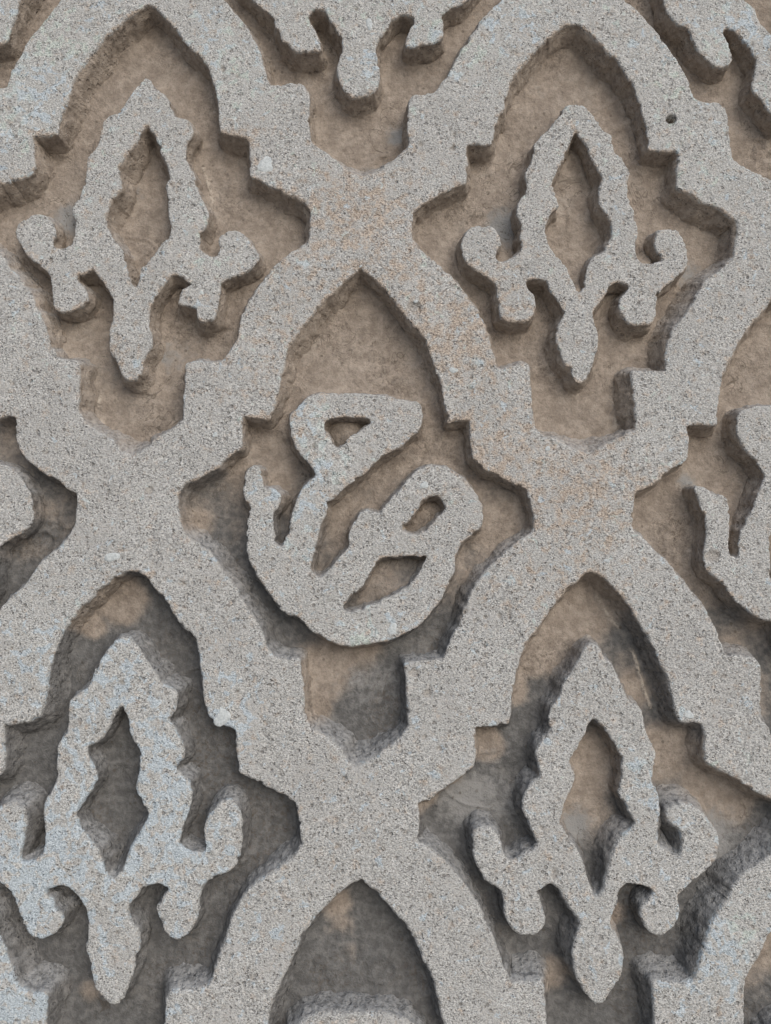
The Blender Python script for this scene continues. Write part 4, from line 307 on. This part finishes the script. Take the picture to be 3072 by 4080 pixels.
def build(name, co, faces, mat, parent, attrs, label=None):
    me = bpy.data.meshes.new(name)
    tot = np.concatenate([np.full(len(f), f.shape[1], np.int32) for f in faces])
    loops = np.concatenate([f.reshape(-1) for f in faces]).astype(np.int32)
    me.vertices.add(len(co)); me.vertices.foreach_set('co', co.astype(np.float32).reshape(-1))
    me.loops.add(len(loops)); me.loops.foreach_set('vertex_index', loops)
    me.polygons.add(len(tot))
    me.polygons.foreach_set('loop_start', np.concatenate([[0], np.cumsum(tot)[:-1]]).astype(np.int32))
    me.polygons.foreach_set('loop_total', tot)
    me.polygons.foreach_set('use_smooth', np.ones(len(tot), bool))
    me.update(calc_edges=True)
    for an, v in attrs.items():
        at = me.attributes.new(an, 'FLOAT', 'POINT')
        at.data.foreach_set('value', np.asarray(v, np.float32))
    me.materials.append(mat)
    ob = bpy.data.objects.new(name, me); COL.objects.link(ob)
    ob.parent = parent
    if label: ob['label'] = label
    return ob

rng = np.random.default_rng(7)
NS = 1150
SMALL = np.stack([rng.uniform(-.45, .45, NS), rng.uniform(-.45, .67, NS), .0009 + .0028 * rng.uniform(0, 1, NS) ** 3, rng.uniform(.18, .55, NS)], 1)

def front_relief(x, z, s):
    """recession of the dressed face: rounded rim, coarse grain, pits"""
    r = worn(x, z) * (1 + .5 * vn(x, z, .03, 21)) + .0007 * sstep(.2, .8, vn(x, z, .007, 22))
    q = np.clip(r - s, 0, r)
    y = r - np.sqrt(np.maximum(r * r - q * q, 0))
    y = y + .0011 * vn(x, z, .055, 23) + .0004 * vn(x, z, .018, 26) + .00028 * vn(x, z, .0075, 24) + .00022 * vn(x, z, .0034, 25)
    return y

def pit_depth(x, z):
    o = np.zeros(len(x), np.float32)
    for (cx, cz, rx, rz, dp) in PITS:
        cx *= U; cz *= U; rx *= U; rz *= U
        m = np.nonzero((np.abs(x - cx) < rx * 1.5) & (np.abs(z - cz) < rz * 1.5))[0]
        if len(m):
            d = np.hypot((x[m] - cx) / rx, (z[m] - cz) / rz) + .12 * vn(x[m], z[m], .004, 31)
            o[m] = np.maximum(o[m], (rx + rz) * .5 * dp * (3.6 if dp > .9 else 1.0) * (1 - (sstep(.78, 1.0, d) if dp > .9 else sstep(.45, 1.05, d))))
    order = np.argsort(x)
    xo = x[order]
    for cx, cz, r, dp in SMALL:
        a, b = np.searchsorted(xo, [cx - r * 1.3, cx + r * 1.3])
        m = order[a:b]; m = m[np.abs(z[m] - cz) < r * 1.3]
        if len(m):
            d = np.hypot(x[m] - cx, (z[m] - cz)) / r + .2 * vn(x[m], z[m], .003, 32)
            o[m] = np.maximum(o[m], r * dp * 1.3 * (1 - sstep(.3, 1.1, d)))
    return o

LEV = np.array([.05, .12, .21, .32, .44, .57, .70, .82, .92, 1.0])
def solid(name, sl, S, mat, parent, draft, label=None, is_lat=False):
    """a carved piece that stands out of the recess: dressed face plus its rough sides"""
    x, z, s, faces, rim = march(sl, S)
    yf = front_relief(x, z, s)
    pit = pit_depth(x, z)
    yf = yf + pit * sstep(0, .002, s)
    n0 = len(x)
    # rim normals (pointing out into the recess) from the field
    gz, gx = np.gradient(S, ZS[sl[0]], XS[sl[1]])
    ids = np.unique(rim)
    i = np.clip(np.searchsorted(XS[sl[1]], x[ids]) - 1, 0, S.shape[1] - 2)
    j = np.clip(np.searchsorted(ZS[sl[0]], z[ids]) - 1, 0, S.shape[0] - 2)
    nx = -(gx[j, i] + gx[j + 1, i + 1] + gx[j + 1, i] + gx[j, i + 1]); nz = -(gz[j, i] + gz[j + 1, i + 1] + gz[j + 1, i] + gz[j, i + 1])
    L = np.maximum(np.hypot(nx, nz), 1e-6); nx /= L; nz /= L
    # even out neighbouring normals along the rim
    remap = -np.ones(n0, np.int64); remap[ids] = np.arange(len(ids))
    ra, rb = remap[rim[:, 0]], remap[rim[:, 1]]
    bx, bz, by = x[ids], z[ids], yf[ids]
    cnt = np.zeros(len(ids)); np.add.at(cnt, ra, 1); np.add.at(cnt, rb, 1)
    qx, qz = bx.copy(), bz.copy()                 # the rim without its small nicks: what the deeper sides follow
    for _ in range(16):
        ax = np.zeros(len(ids)); az = np.zeros(len(ids))
        np.add.at(ax, ra, qx[rb]); np.add.at(ax, rb, qx[ra]); np.add.at(az, ra, qz[rb]); np.add.at(az, rb, qz[ra])
        qx = .5 * qx + .5 * ax / np.maximum(cnt, 1); qz = .5 * qz + .5 * az / np.maximum(cnt, 1)
    for _ in range(14):
        ax = nx.copy(); az = nz.copy()
        np.add.at(ax, ra, nx[rb]); np.add.at(ax, rb, nx[ra]); np.add.at(az, ra, nz[rb]); np.add.at(az, rb, nz[ra])
        L = np.maximum(np.hypot(ax, az), 1e-6); nx, nz = ax / L, az / L
    dr = draft + .0022 * vn(bx, bz, .05, 41) + .0035 * np.clip(nz, 0, 1)
    dr = dr + blobs(bx, bz, SLOPE_SPOTS if is_lat else SLOPE_MOTIF)
    up = sstep(.25, .8, nz)
    if is_lat:
        for tx, tz in TIPS:
            dr = dr + .0125 * np.exp(-(((bx - tx) / .035) ** 2 + ((bz - tz) / .032) ** 2)) * np.clip(nz * 1.6, 0, 1)
        edge = np.minimum(np.minimum(bx - RX0, RX1 - bx), np.minimum(bz - RZ0, RZ1 - bz)) < .002
        dr = np.where(edge, 0, dr)
    total = DEPTH + .004
    sky_tint = [np.zeros(n0)]; X = [x]; Y = [yf]; Z = [z]; deep = [np.maximum(sstep(.0035, .0, s) * .35, sstep(.003, .007, pit))]
    prev = ids
    base = n0
    for li, t in enumerate(LEV):
        y = by + (total - by) * t
        env = min(1.0, t * 5)
        px_ = bx + nx * dr * t; pz_ = bz + nz * dr * t
        rough = .0015 * vn(px_, pz_, .017, 42, y * 2.6) + .0017 * vn(px_, pz_, .0075, 43, y * 1.9) + .0011 * vn(px_, pz_, .0035, 44, y * 1.5)
        sm = min(1.0, t * 3.2) * (0 if t < .001 else 1)
        wx = bx + (qx - bx) * sm; wz = bz + (qz - bz) * sm
        off = dr * t ** .85 + .0015 * t ** 7 + env * rough - .0006 * env
        X.append(wx + nx * off); Z.append(wz + nz * off); Y.append(y + .0006 * vn(bx, bz, .005, 45, y))
        deep.append(np.full(len(ids), min(1.0, .45 + t * 3))); sky_tint.append(up * (1 - .55 * t))
        cur = base + np.arange(len(ids)); base += len(ids)
        faces.append(np.stack([prev[rb], prev[ra], cur[ra], cur[rb]], 1))
        prev = cur
    X = np.concatenate(X); Y = np.concatenate(Y); Z = np.concatenate(Z)
    pd = np.zeros(len(X)); pd[:n0] = pit * 700
    ru = rust(X, Z)
    ii = np.clip(np.searchsorted(XS[sl[1]], x), 0, S.shape[1] - 1); jj = np.clip(np.searchsorted(ZS[sl[0]], z), 0, S.shape[0] - 1)
    roof = np.clip(gz[jj, ii] * 1.5 - .2, 0, 1)
    ru[:n0] = np.clip(ru[:n0] + 1.0 * roof * np.exp(-np.maximum(s, 0) / .0032) * sstep(-.35, .1, z + .28 * x), 0, 1.4)
    at = {'deep': np.concatenate(deep), 'sky_tint': np.concatenate(sky_tint), 'clay': clay(X, Z), 'rust': ru, 'pale': pale(X, Z), 'pit': np.clip(pd, 0, 1)}
    return build(name, np.stack([X, Y, Z + FOOT], 1), faces, mat, parent, at, label)

def ridge_height(x, z):
    o = np.zeros(np.shape(x), np.float32)
    for rs in RIDGES:
        p = pts(rs)
        lo = p.min(0) - .012; hi = p.max(0) + .012
        m = np.nonzero((x > lo[0]) & (x < hi[0]) & (z > lo[1]) & (z < hi[1]))[0]
        if not len(m): continue
        d = np.full(len(m), 1.0)
        for a, b in zip(p[:-1], p[1:]):
            e = b - a; t = np.clip(((x[m] - a[0]) * e[0] + (z[m] - a[1]) * e[1]) / (e @ e), 0, 1)
            d = np.minimum(d, np.hypot(x[m] - a[0] - t * e[0], z[m] - a[1] - t * e[1]))
        o[m] += .0032 * np.exp(-(d / .0017) ** 2) * (.6 + .6 * vn(x[m], z[m], .012, 51))
    return o

def recess(name, k, mat, parent, label=None):
    sl, d = CELL[k]
    sm = S_mot[sl]
    S = np.minimum(np.minimum(d + .016, .011 - sm), S_rect[sl] + .0001)
    x, z, s, faces, rim = march(sl, S)
    # distance to the nearest standing stone
    near = np.minimum(d, -sm)
    i = np.clip(np.searchsorted(XS[sl[1]], x), 0, d.shape[1] - 1); j = np.clip(np.searchsorted(ZS[sl[0]], z), 0, d.shape[0] - 1)
    nd = np.maximum(near[j, i], 0)
    y = DEPTH + .0024 * vn(x, z, .07, 61) + .0012 * vn(x, z, .025, 62) + .00035 * vn(x, z, .009, 63) + .0002 * vn(x, z, .0035, 64)
    crumb = sstep(.1, .7, vn(x, z, .06, 65))
    y = y + crumb * (.0011 * vn(x, z, .0055, 66) - .0016 * np.abs(vn(x, z, .012, 67)))
    y = y - .0030 * np.exp(-np.maximum(nd - .006, 0) / .0028) * (1 + .4 * vn(x, z, .02, 68))
    rd = ridge_height(x, z)
    y = y - rd
    y = y - blobs(x, z, SHALLOW)
    # shallow chisel strokes
    a = (x * .83 + z * .56); b = (-x * .56 + z * .83)
    y = y - .0012 * sstep(.40, .9, vn(a, b * 5, .05, 69)) + (1 - crumb) * .0005 * vn(a, b * 6, .032, 70) - .0016 * sstep(.12, .0, np.abs(vn(x, z, .045, 72))) * sstep(.1, .5, vn(x, z, .08, 73))
    at = {'clay': clay(x, z), 'crumb': crumb, 'ridge': np.clip(rd * 420, 0, 1), 'ash': np.clip(blobs(x, z, ASH_SPOTS) + .25 * vn(x, z, .04, 71), 0, 1)}
    return build(name, np.stack([x, y, z + FOOT], 1), faces, mat, parent, at, label)

# ------------------------------------------------------------------ materials
class NT:
    def __init__(self, name):
        self.m = bpy.data.materials.new(name); self.m.use_nodes = True
        self.t = self.m.node_tree; self.b = self.t.nodes['Principled BSDF']
        self.co = self.t.nodes.new('ShaderNodeTexCoord').outputs['Object']
    def put(self, sock, v):
        if hasattr(v, 'is_output'): self.t.links.new(v, sock)
        elif isinstance(v, (tuple, list)): sock.default_value = (*v, 1.0) if len(v) == 3 and len(sock.default_value) == 4 else v
        else: sock.default_value = v
    def noise(self, scale, detail=2.0, rough=.5, dist=0.0):
        n = self.t.nodes.new('ShaderNodeTexNoise'); self.t.links.new(self.co, n.inputs['Vector'])
        n.inputs['Scale'].default_value = scale; n.inputs['Detail'].default_value = detail
        n.inputs['Roughness'].default_value = rough; n.inputs['Distortion'].default_value = dist
        return n.outputs['Fac']
    def vor(self, scale, rnd=1.0):
        n = self.t.nodes.new('ShaderNodeTexVoronoi'); self.t.links.new(self.co, n.inputs['Vector'])
        n.inputs['Scale'].default_value = scale; n.inputs['Randomness'].default_value = rnd
        return n.outputs['Distance'], n.outputs['Color']
    def attr(self, name):
        n = self.t.nodes.new('ShaderNodeAttribute'); n.attribute_name = name; return n.outputs['Fac']
    def math(self, op, a, b=0.0, c=None, clamp=False):
        n = self.t.nodes.new('ShaderNodeMath'); n.operation = op; n.use_clamp = clamp
        self.put(n.inputs[0], a); self.put(n.inputs[1], b)
        if c is not None: self.put(n.inputs[2], c)
        return n.outputs[0]
    def ss(self, v, a, b):
        n = self.t.nodes.new('ShaderNodeMapRange'); n.interpolation_type = 'SMOOTHSTEP'
        self.put(n.inputs['Value'], v); n.inputs['From Min'].default_value = a; n.inputs['From Max'].default_value = b
        return n.outputs['Result']
    def mix(self, f, a, b, mode='MIX'):
        n = self.t.nodes.new('ShaderNodeMix'); n.data_type = 'RGBA'; n.blend_type = mode
        self.put(n.inputs[0], f); self.put(n.inputs[6], a); self.put(n.inputs[7], b)
        return n.outputs[2]
    def bump(self, h, strength, dist, normal=None):
        n = self.t.nodes.new('ShaderNodeBump'); n.inputs['Strength'].default_value = strength; n.inputs['Distance'].default_value = dist
        self.put(n.inputs['Height'], h)
        if normal is not None: self.put(n.inputs['Normal'], normal)
        return n.outputs['Normal']

def soil_colour(n, clay_f):
    """colour of the recesses: ochre clay film where sheltered, darker grey elsewhere"""
    m = n.noise(38, 4, .6); g = n.noise(520, 3, .65); s = n.noise(140, 4, .6)
    brown = n.mix(n.ss(n.noise(95, 5, .7), .32, .70), CLAY_A, CLAY_B)
    grey = n.mix(n.ss(s, .35, .7), GREY_A, GREY_B)
    f = n.math('ADD', clay_f, n.math('MULTIPLY', n.math('SUBTRACT', s, .5), .8), clamp=True)
    c = n.mix(n.ss(f, .08, .92), grey, brown)
    return n.mix(n.math('MULTIPLY', n.ss(g, .58, .36), .28), c, n.mix(.55, c, (.05, .04, .032))), g, s, m

CLAY_A, CLAY_B = (.255, .217, .184), (.405, .352, .302)
GREY_A, GREY_B = (.118, .118, .118), (.190, .190, .189)
ASH_COL = (.275, .274, .270)

def stone_material():
    n = NT('weathered sandstone')
    mp = n.t.nodes.new('ShaderNodeMapping'); mp.inputs['Scale'].default_value = (.85, 1, 1.25); mp.inputs['Rotation'].default_value = (0, R(14), 0)
    plain_co = n.co; n.t.links.new(plain_co, mp.inputs['Vector']); n.co = mp.outputs['Vector']
    g1 = n.noise(600, 2.5, .75); n.co = plain_co; g2 = n.noise(230, 3, .6); g3 = n.noise(14, 4, .6)
    face = n.mix(n.ss(g1, .39, .61), (.205, .207, .205), (.675, .683, .68))
    face = n.mix(n.math('MULTIPLY', n.ss(g2, .36, .62), .6), face, n.mix(n.ss(n.noise(1100, 1, .5), .4, .6), (.34, .345, .346), (.60, .608, .61)))
    face = n.mix(n.math('MULTIPLY', n.attr('pale'), n.math('MULTIPLY', n.ss(g3, .2, .6), .42)), face, n.mix(n.ss(g1, .36, .6), (.41, .425, .42), (.74, .765, .76)))  # pale lichen tone, doubling as painted extra light on the upper face
    face = n.mix(n.math('MULTIPLY', n.ss(g3, .35, .7), .25), face, (.33, .327, .32))
    calm = n.math('MULTIPLY', n.ss(n.noise(26, 3, .6), .50, .66), .55)
    face = n.mix(calm, face, n.mix(n.ss(g2, .3, .7), (.40, .40, .396), (.53, .53, .525)))
    # dark pores between the grains
    d, c = n.vor(340); pore = n.math('MULTIPLY', n.ss(d, .34, .16), n.ss(n.noise(90, 2, .5), .42, .58))
    d2, c2 = n.vor(120); pore2 = n.math('MULTIPLY', n.ss(d2, .26, .12), n.ss(n.noise(40, 2, .5), .42, .56))
    pores = n.math('MAXIMUM', pore, pore2)
    face = n.mix(n.math('MULTIPLY', pores, .48), face, (.165, .15, .135))
    blue = n.math('SUBTRACT', 1.0, n.math('MULTIPLY', n.attr('clay'), n.ss(g3, .56, .44)))
    # ochre patches
    rs = n.math('ADD', n.noise(88, 4, .66), n.math('MULTIPLY', n.attr('rust'), .20))
    face = n.mix(n.math('MULTIPLY', n.ss(rs, .54, .75), .66), face, n.mix(n.ss(g1, .36, .62), (.24, .185, .142), (.60, .485, .385)))
    # pale bluish flecks
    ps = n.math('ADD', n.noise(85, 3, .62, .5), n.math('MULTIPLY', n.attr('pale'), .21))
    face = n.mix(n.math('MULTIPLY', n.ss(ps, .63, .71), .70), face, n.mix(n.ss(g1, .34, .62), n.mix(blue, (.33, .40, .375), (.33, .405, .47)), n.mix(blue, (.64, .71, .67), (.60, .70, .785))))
    soil, gg, ssx, mm = soil_colour(n, n.attr('clay'))
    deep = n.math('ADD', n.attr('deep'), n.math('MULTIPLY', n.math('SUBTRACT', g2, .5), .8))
    soil = n.mix(n.math('MULTIPLY', n.attr('sky_tint'), n.math('ADD', n.ss(g2, .25, .7), .35, clamp=True)), soil, n.mix(n.ss(g2, .35, .65), (.26, .27, .28), (.40, .415, .43)))  # sky light painted onto up-facing ledges as a pale blue-grey
    soil = n.mix(n.math('MULTIPLY', n.ss(g2, .3, .7), .45), soil, n.mix(n.attr('clay'), (.36, .355, .35), (.55, .48, .415)))
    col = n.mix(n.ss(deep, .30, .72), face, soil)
    col = n.mix(n.math('MULTIPLY', n.attr('pit'), .30), col, (.27, .22, .175))
    n.put(n.b.inputs['Base Color'], col)
    n.b.inputs['Roughness'].default_value = .95
    n.b.inputs['Specular IOR Level'].default_value = .15
    b1 = n.bump(n.math('SUBTRACT', g1, n.math('MULTIPLY', pores, .8)), 1.0, .0017)
    n.put(n.b.inputs['Normal'], n.bump(g2, .9, .0016, b1))
    return n.m

def recess_material():
    n = NT('soiled recess')
    soil, g, s, m = soil_colour(n, n.attr('clay'))
    soil = n.mix(n.ss(n.math('ADD', n.attr('ash'), n.math('MULTIPLY', n.math('SUBTRACT', s, .5), .8)), .25, .75), soil, ASH_COL)
    bl = n.noise(22, 5, .65, .6)
    soil = n.mix(n.math('MULTIPLY', n.ss(bl, .58, .75), .22), soil, (.40, .38, .35))
    cr = n.attr('crumb')
    e = n.noise(260, 4, .7)
    soil = n.mix(n.math('MULTIPLY', n.math('MULTIPLY', n.ss(e, .52, .36), cr), .5), soil, (.12, .098, .08))
    soil = n.mix(n.math('MULTIPLY', n.attr('ridge'), n.ss(e, .3, .6)), soil, (.56, .50, .43))  # sunlit edges of the ridges painted in as pale lines
    d, c = n.vor(95); hole = n.math('MULTIPLY', n.ss(d, .20, .10), n.ss(n.noise(30, 2, .5), .50, .62))
    cn = n.math('ABSOLUTE', n.math('SUBTRACT', n.noise(26, 3, .6, 1.2), .5))
    crack = n.math('MULTIPLY', n.ss(cn, .010, .003), n.ss(n.noise(11, 2, .5), .50, .62))
    mark = n.math('MAXIMUM', hole, crack)
    soil = n.mix(n.math('MULTIPLY', mark, .55), soil, (.085, .07, .055))
    n.put(n.b.inputs['Base Color'], soil)
    n.b.inputs['Roughness'].default_value = .93
    n.b.inputs['Specular IOR Level'].default_value = .2
    b1 = n.bump(g, .35, .0006)
    b2 = n.bump(e, .85, .0020, b1)
    b3 = n.bump(mark, -.8, .0012, b2)
    n.put(n.b.inputs['Normal'], n.bump(s, .6, .0026, b3))
    return n.m

def plain(name, col, col2, scale):
    n = NT(name)
    g = n.noise(scale, 4, .65)
    n.put(n.b.inputs['Base Color'], n.mix(n.ss(g, .35, .65), col, col2))
    n.b.inputs['Roughness'].default_value = .9
    n.put(n.b.inputs['Normal'], n.bump(g, .6, .0012))
    return n.m

M_STONE = stone_material()
M_RECESS = recess_material()
M_PEBBLE = plain('pale limestone chip', (.40, .44, .46), (.57, .61, .63), 420)
M_GROUND = plain('sandy ground', (.37, .345, .315), (.46, .435, .40), 9)

# ------------------------------------------------------------------ the ground the wall stands on
gm = bpy.data.meshes.new('ground')
G = 60.0
gm.from_pydata([(-G, -G, 0), (G, -G, 0), (G, G, 0), (-G, G, 0)], [], [(0, 1, 2, 3)])
gm.materials.append(M_GROUND)
ground = bpy.data.objects.new('ground', gm); COL.objects.link(ground)
ground['kind'] = 'structure'; ground['label'] = 'bare sandy ground at the foot of the carved stone wall'; ground['category'] = 'ground'

# ------------------------------------------------------------------ the carved wall
wall = bpy.data.objects.new('carved_wall', None); COL.objects.link(wall)
wall.location = (0, 0, 0)
wall['kind'] = 'thing'
wall['label'] = 'weathered grey sandstone wall carved with a lattice of pointed stars holding palmettes and script'
wall['category'] = 'wall'

lat_sl = (slice(0, NZ), slice(0, NX))
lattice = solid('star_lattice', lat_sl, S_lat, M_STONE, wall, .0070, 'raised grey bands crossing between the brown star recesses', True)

KIND = dict(A='palmette', B='palmette', D='palmette', E='palmette', F='palmette', G='palmette', H='palmette', N='palmette', O='palmette', Q='palmette', R='palmette',
            C='script_emblem', I='script_emblem', J='script_emblem', K='script_emblem', L='script_emblem', M='script_emblem')
LAB = dict(A='palmette with pointed top in the upper left star', B='palmette with blunt rounded top in the upper right star',
           D='pale flecked palmette with rounded edges in the grey lower left star', E='palmette with its right curl worn low in the lower right star',
           C='looped raised script in the middle star', F='palmette foot with two hooks at the top edge',
           G='palmette cut by the top right corner', H='tip of a palmette in the top left corner', I='rounded script end at the left edge',
           J='raised script cut by the right edge', K='top of a raised script in the bottom middle star')
FLOORLAB = dict(A='brown recess floor round the pointed palmette', B='smooth brown recess floor round the blunt palmette',
                C='recess floor turning from brown to grey under the script', D='dark grey recess floor', E='grey and ochre recess floor',
                K='grey recess floor with an ochre streak')
MOBJ = {}
for k in CELL:
    recess('recess_floor', k, M_RECESS, wall, FLOORLAB.get(k))
for k, (sl, d) in MOT.items():
    S = np.minimum(d, S_rect[sl] - .0005) + (WOB - CHIP)[sl]
    if (S > 0).sum() < 20: continue
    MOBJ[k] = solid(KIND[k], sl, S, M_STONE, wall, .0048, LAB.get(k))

# the body of the wall behind the carving
bm_v = [(x, y, z) for y in (DEPTH + .0115, .24) for x in (RX0 + .0015, RX1 - .0015) for z in (0.0, RZ1 + FOOT - .0015)]
bmesh_ = bpy.data.meshes.new('wall_core')
bmesh_.from_pydata(bm_v, [], [(0, 2, 3, 1), (4, 5, 7, 6), (0, 1, 5, 4), (2, 6, 7, 3), (1, 3, 7, 5), (0, 4, 6, 2)])
bmesh_.materials.append(plain('rough stone body', (.20, .185, .165), (.32, .295, .265), 60))
core = bpy.data.objects.new('wall_core', bmesh_); COL.objects.link(core); core.parent = wall

# pale chips of limestone set in the sandstone
def pebble(cx, cz, rx, rz, parent, seed, y0):
    r = np.random.default_rng(seed)
    n = 22
    ang = np.linspace(0, 2 * np.pi, n, endpoint=False)
    rad = 1 + .16 * np.sin(ang * 2 + r.uniform(0, 6)) + .10 * np.sin(ang * 3 + r.uniform(0, 6)) + r.uniform(-.07, .07, n)
    v = []; f = []
    prof = [(1.0, .0035), (.99, .0006), (.93, .0001), (.62, -.0002), (.3, -.0002)]
    for q, (s, y) in enumerate(prof):
        for a, rr in zip(ang, rad):
            v.append((cx + rx * rr * s * np.cos(a), y0 + y + r.uniform(-.00015, .00015), cz + FOOT + rz * rr * s * np.sin(a)))
    v.append((cx, y0 - .0002, cz + FOOT))
    for q in range(len(prof) - 1):
        for i in range(n):
            f.append((q * n + i, q * n + (i + 1) % n, (q + 1) * n + (i + 1) % n, (q + 1) * n + i))
    b = (len(prof) - 1) * n
    for i in range(n): f.append((b + i, b + (i + 1) % n, len(v) - 1))
    me = bpy.data.meshes.new('pebble'); me.from_pydata(v, [], f)
    me.polygons.foreach_set('use_smooth', np.ones(len(f), bool))
    me.materials.append(M_PEBBLE)
    o = bpy.data.objects.new('pebble', me); COL.objects.link(o); o.parent = parent
for i, (cx, cz, rx, rz) in enumerate(PEBBLES):
    cx, cz, rx, rz = cx * U, cz * U, rx * U, rz * U
    par = lattice
    for k, (sl, d) in MOT.items():
        i0, j0 = np.searchsorted(XS[sl[1]], cx), np.searchsorted(ZS[sl[0]], cz)
        if 0 < i0 < d.shape[1] and 0 < j0 < d.shape[0] and d[j0, i0] > 0 and k in MOBJ: par = MOBJ[k]
    pebble(cx, cz, rx, rz, par, 100 + i, float(.0011 * vn(cx, cz, .055, 23) + .0004 * vn(cx, cz, .018, 26)) - .0002)
